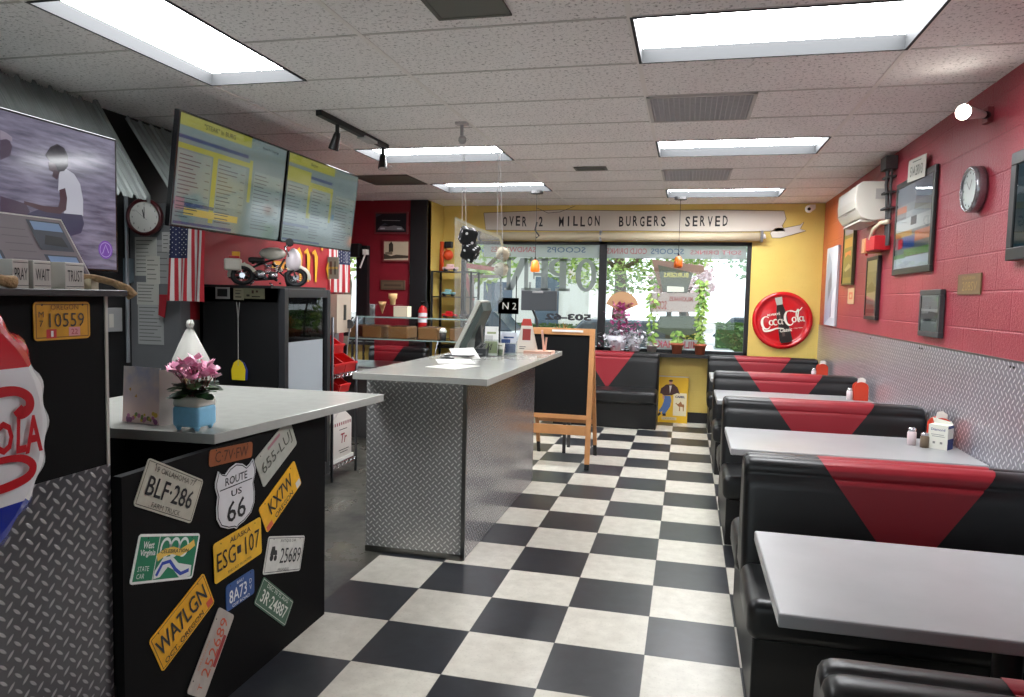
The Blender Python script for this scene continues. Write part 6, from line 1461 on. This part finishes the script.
# ================================================================ OUTSIDE
g = NG('asphalt'); n = g.noise(3, 5); g.set('Base Color', g.mix(n, lin((120, 120, 120)), lin((160, 158, 154)))); g.set('Roughness', .9)
struct(MB(g.m).box(-30, YB + .16, -.25, 30, 60, -.16), 'ground')
struct(MB(mat((190, 188, 182), .9, 0, .06, 3)).box(-30, YB + .16, -.16, 30, YB + 1.9, -.08), 'trim_6')
def cloud(mb, c, r, n, mats, rnd, sz=.22, flat=1):
    for k in range(n):
        d = V((rnd.gauss(0, 1), rnd.gauss(0, 1), rnd.gauss(0, 1))).normalized() * (rnd.uniform(.5, 1) ** .5); p_ = V(c) + V((d.x * r[0], d.y * r[1], d.z * r[2]))
        mb.m(mats[k % len(mats)]); mb.leaf(p_, (rnd.uniform(-1, 1), rnd.uniform(-1, 1), rnd.uniform(-.6, .6)), (rnd.uniform(-1, 1), rnd.uniform(-1, 1), 1), sz * rnd.uniform(.7, 1.3), sz * .6)
TG = [mat((166, 190, 108), .7), mat((122, 156, 80), .7), mat((192, 212, 132), .7)]
def tree(x, y, h, crown, label, seed, n=1500, mats=TG):
    t = thing('tree', (x, y, -.2), label, 'tree', 'trees across the street'); r = random.Random(seed); tk = mat((112, 96, 84), .9, 0, .2, 8)
    mb = MB(tk).tube([(x, y, -.2), (x + .1, y, h * .35), (x - .1, y, h * .6), (x, y, h * .9)], [.2, .16, .12, .05], 10)
    for k in range(6):
        a = r.uniform(0, 6.28); z0 = h * r.uniform(.35, .6); mb.tube([(x, y, z0), (x + math.cos(a) * crown[0] * .5, y + math.sin(a) * crown[1] * .5, z0 + h * .18), (x + math.cos(a) * crown[0] * .85, y + math.sin(a) * crown[1] * .8, z0 + h * .28)], [.07, .045, .02], 7)
    mb.build('trunk', t, smooth=True); mb = MB(); cloud(mb, (x, y, h * .72), crown, n, mats, r, .17 if n > 3000 else .22); mb.build('foliage', t)
tree(-4.9, 15.5, 4.4, (1.6, 1.4, 1.6), 'leafy tree outside filling the middle of the left window', 1)
tree(-1.9, 20, 6.0, (3.4, 1.7, 2.7), 'leafy tree outside showing between the two windows, widest crown', 2, 9000)
tree(3.0, 25, 5.6, (2.4, 1.6, 2.2), 'pale tree outside at the top right of the right window', 3, 2600, [mat((170, 200, 170), .7), mat((190, 210, 190), .7)])
tree(-8.3, 16.5, 5, (1.6, 1.4, 1.8), 'leafy tree outside near the left end of the left window', 4, 1000)
def hedge(x0, x1, y, z, label, mats, seed):
    t = thing('hedge', ((x0 + x1) / 2, y, -.2), label, 'hedge'); r = random.Random(seed); mb = MB()
    for k in range(1300):
        mb.m(mats[k % len(mats)]); mb.leaf((r.uniform(x0, x1), y - abs(r.gauss(0, .05)) if k % 2 else y + r.uniform(0, .7), r.uniform(-.2, z) if k % 2 else z), (r.uniform(-1, 1), -1, r.uniform(-1, 1)), (0, 0, 1), .12, .08)
    mb.build('leaves', t); MB(mat((60, 88, 50), .9)).box(x0, y, -.2, x1, y + .7, z).build('core', t)
hedge(.55, 3.2, 14.5, 1.05, 'clipped green hedge outside behind the right window corner', [mat((110, 140, 84), .8), mat((88, 120, 66), .8)], 1)
hedge(-.9, .3, 16.2, .9, 'low shrubs outside between the pot plants', [mat((160, 176, 110), .8), mat((200, 190, 110), .8)], 2)
def building(x0, x1, y, h, wc, rc, label, wins, peak=0):
    t = thing('building', ((x0 + x1) / 2, y, -.2), label, 'building')
    MB(mat(wc, .8)).box(x0, y, -.2, x1, y + 5, h).build('walls', t)
    MB(mat(rc, .7)).box(x0 - .2, y - .4, h, x1 + .2, y + 5.2, h + .25).prism([(x0 - .2, h + .25), (x1 + .2, h + .25), ((x0 + x1) / 2, h + .25 + peak)] if peak else [(x0, h + .25), (x1, h + .25), (x1, h + .3)], -5, .2, wallB(0, y, 0)).build('roof', t)
    for (a, b, c_, d) in wins:
        w_ = MB(mat((90, 104, 120), .2)).box(a, y - .02, b, c_, y + .01, d).build('window', t); MB(WHT).box(a - .05, y - .03, b - .05, c_ + .05, y - .015, b).build('window_sill', w_)
building(-9.5, -3.2, 24, 3.0, (225, 224, 220), (120, 140, 176), 'white building with a blue roof across the street behind the left window', [(-8.5, .8, -7.5, 2), (-6.8, .8, -5.8, 2), (-5, .3, -4.2, 2.2)])
building(2.6, 9, 28, 2.6, (238, 232, 232), (226, 222, 222), 'pale gabled building across the street behind the right window', [(3.6, .6, 4.6, 1.6)], 1.6)
def car(x, y, col, label):
    t = thing('car', (x, y, -.25), label, 'car', 'cars parked across the street')
    MB(mat(col, .3, coat=.5)).rbox(x - 2.1, y - .8, .05, x + 2.1, y + .8, .62, .18).build('body', t, smooth=True)
    MB(mat((60, 70, 80), .15)).prism([(-1.3, .6), (1.2, .6), (.7, 1.12), (-.8, 1.12)][::1], -.68, .68, wallB(x, y, 0)).build('cabin', t, bevel=.05)
    for sx in (-1.3, 1.3):
        for sy in (-.75, .75): MB(BLK).lathe([(.3, -.1), (.32, 0), (.3, .1)], (x + sx, y + sy, .07), (0, 1, 0), 18).build('wheel', t, smooth=True)
car(-5.6, 19, (206, 206, 212), 'light silver car parked outside, seen through the left window'); q = at(583, 312, y=14.6); car(q.x + .9, 14.6, (196, 204, 208), 'pale parked car outside directly behind the window telephone digits')
car(1.9, 20.0, (226, 226, 230), 'white car parked outside behind the right window'); car(-10.2, 17.6, (170, 60, 66), 'red car parked outside at the left end of the left window')
# roadside pole sign
t = thing('roadside_sign', (-.3, 11.2, -.1), 'roadside sign with dark trapezoid head and white board outside the right window', 'sign')
Y = 11.2
def op(pts, c, nm, th=.05, dy=0): 
    P_ = [at(px, py, y=Y + dy) for px, py in pts]; mb = MB(mat(c, .6)).prism([(p.x, p.z) for p in P_][::-1], 0, th, wallB(0, Y + dy, 0)); return mb.build(nm, t)
op([(652, 259.5), (704, 266), (704, 271), (699, 275), (694, 273), (660, 268), (664, 292), (660, 293)], (150, 120, 112), 'arrow_panel', dy=.08)
op([(658, 265), (693, 273), (687, 293), (663, 292)], (92, 96, 90), 'head_panel')
op([(667, 286), (684, 287), (684, 292), (667, 292)], (226, 226, 224), 'light_panel', dy=-.06)
op([(649, 293), (699, 293), (698, 312), (650, 312)], (170, 158, 164), 'message_board', dy=-.04)
op([(660, 316), (700, 316), (703, 330), (690, 335), (668, 335), (655, 330)], (74, 86, 80), 'lower_panel')
a, b = at(664, 312, y=Y + .06), at(688, 312, y=Y + .06)
for p_ in (at(668, 340, y=Y + .06).x, at(682, 340, y=Y + .06).x): MB(DKG).box(p_ - .04, Y + .05, -.1, p_ + .04, Y + .12, 1.9).build('post', t)
f = wallB(0, Y - .052, 0); mb = MB(mat((196, 190, 110), .6)); q = at(676, 275, y=Y - .05); mb.text("BURGERS", q.x, q.z, .07, f, 0, w=.36, mirror=True, bold=.02)
f = wallB(0, Y - .093, 0); mb.m(mat((150, 70, 74), .6)); q = at(659, 305, y=Y - .09); mb.text('SCOOP', q.x, q.z, .13, f, 0, w=.22, mirror=True, bold=.02); q = at(681, 299, y=Y - .09); mb.text('MILKSHAKES', q.x, q.z, .07, f, 0, w=.34, mirror=True, bold=.02); mb.build('lettering', t)
# second frame sign outside the left window
t = thing('street_frame_sign', (-3.3, 12, -.1), 'reddish trapezoid sign frame outside behind the acrylic panel', 'sign'); Y = 11.6
op([(459, 262), (500, 268), (500, 272), (466, 268), (475, 300), (472, 302)], (150, 90, 92), 'frame_panel')
op([(470, 275), (500, 275), (500, 278), (474, 278), (476, 420), (471, 420)], (120, 110, 112), 'pillar')
tree(-.2, 23.5, 2.9, (1.0, .9, .8), 'small pink blossoming tree outside at the centre of the right window', 8, 900, [mat((232, 206, 212), .8), mat((240, 220, 222), .8)])
hedge(-7.5, -3.2, 20.8, .7, 'long dark green hedge outside behind the left window', [mat((120, 140, 96), .8), mat((96, 118, 78), .8)], 3)
# utility wires
t = MB(mat((90, 90, 90), .6)).tube([(-12.5, 18.6, 4.3), (-2, 17.6, 4.0), (7, 18.6, 4.25)], .015, 5).tube([(-12.5, 18.6, 3.8), (-2, 17.6, 3.6), (7, 18.6, 3.8)], .015, 5).tube([(-12.5, 18.6, -.2), (-12.5, 18.6, 4.6)], .1, 8).tube([(7, 18.6, -.2), (7, 18.6, 4.6)], .1, 8); t.build('power_lines', label='thin overhead power lines outside beyond the windows', cat='power line')
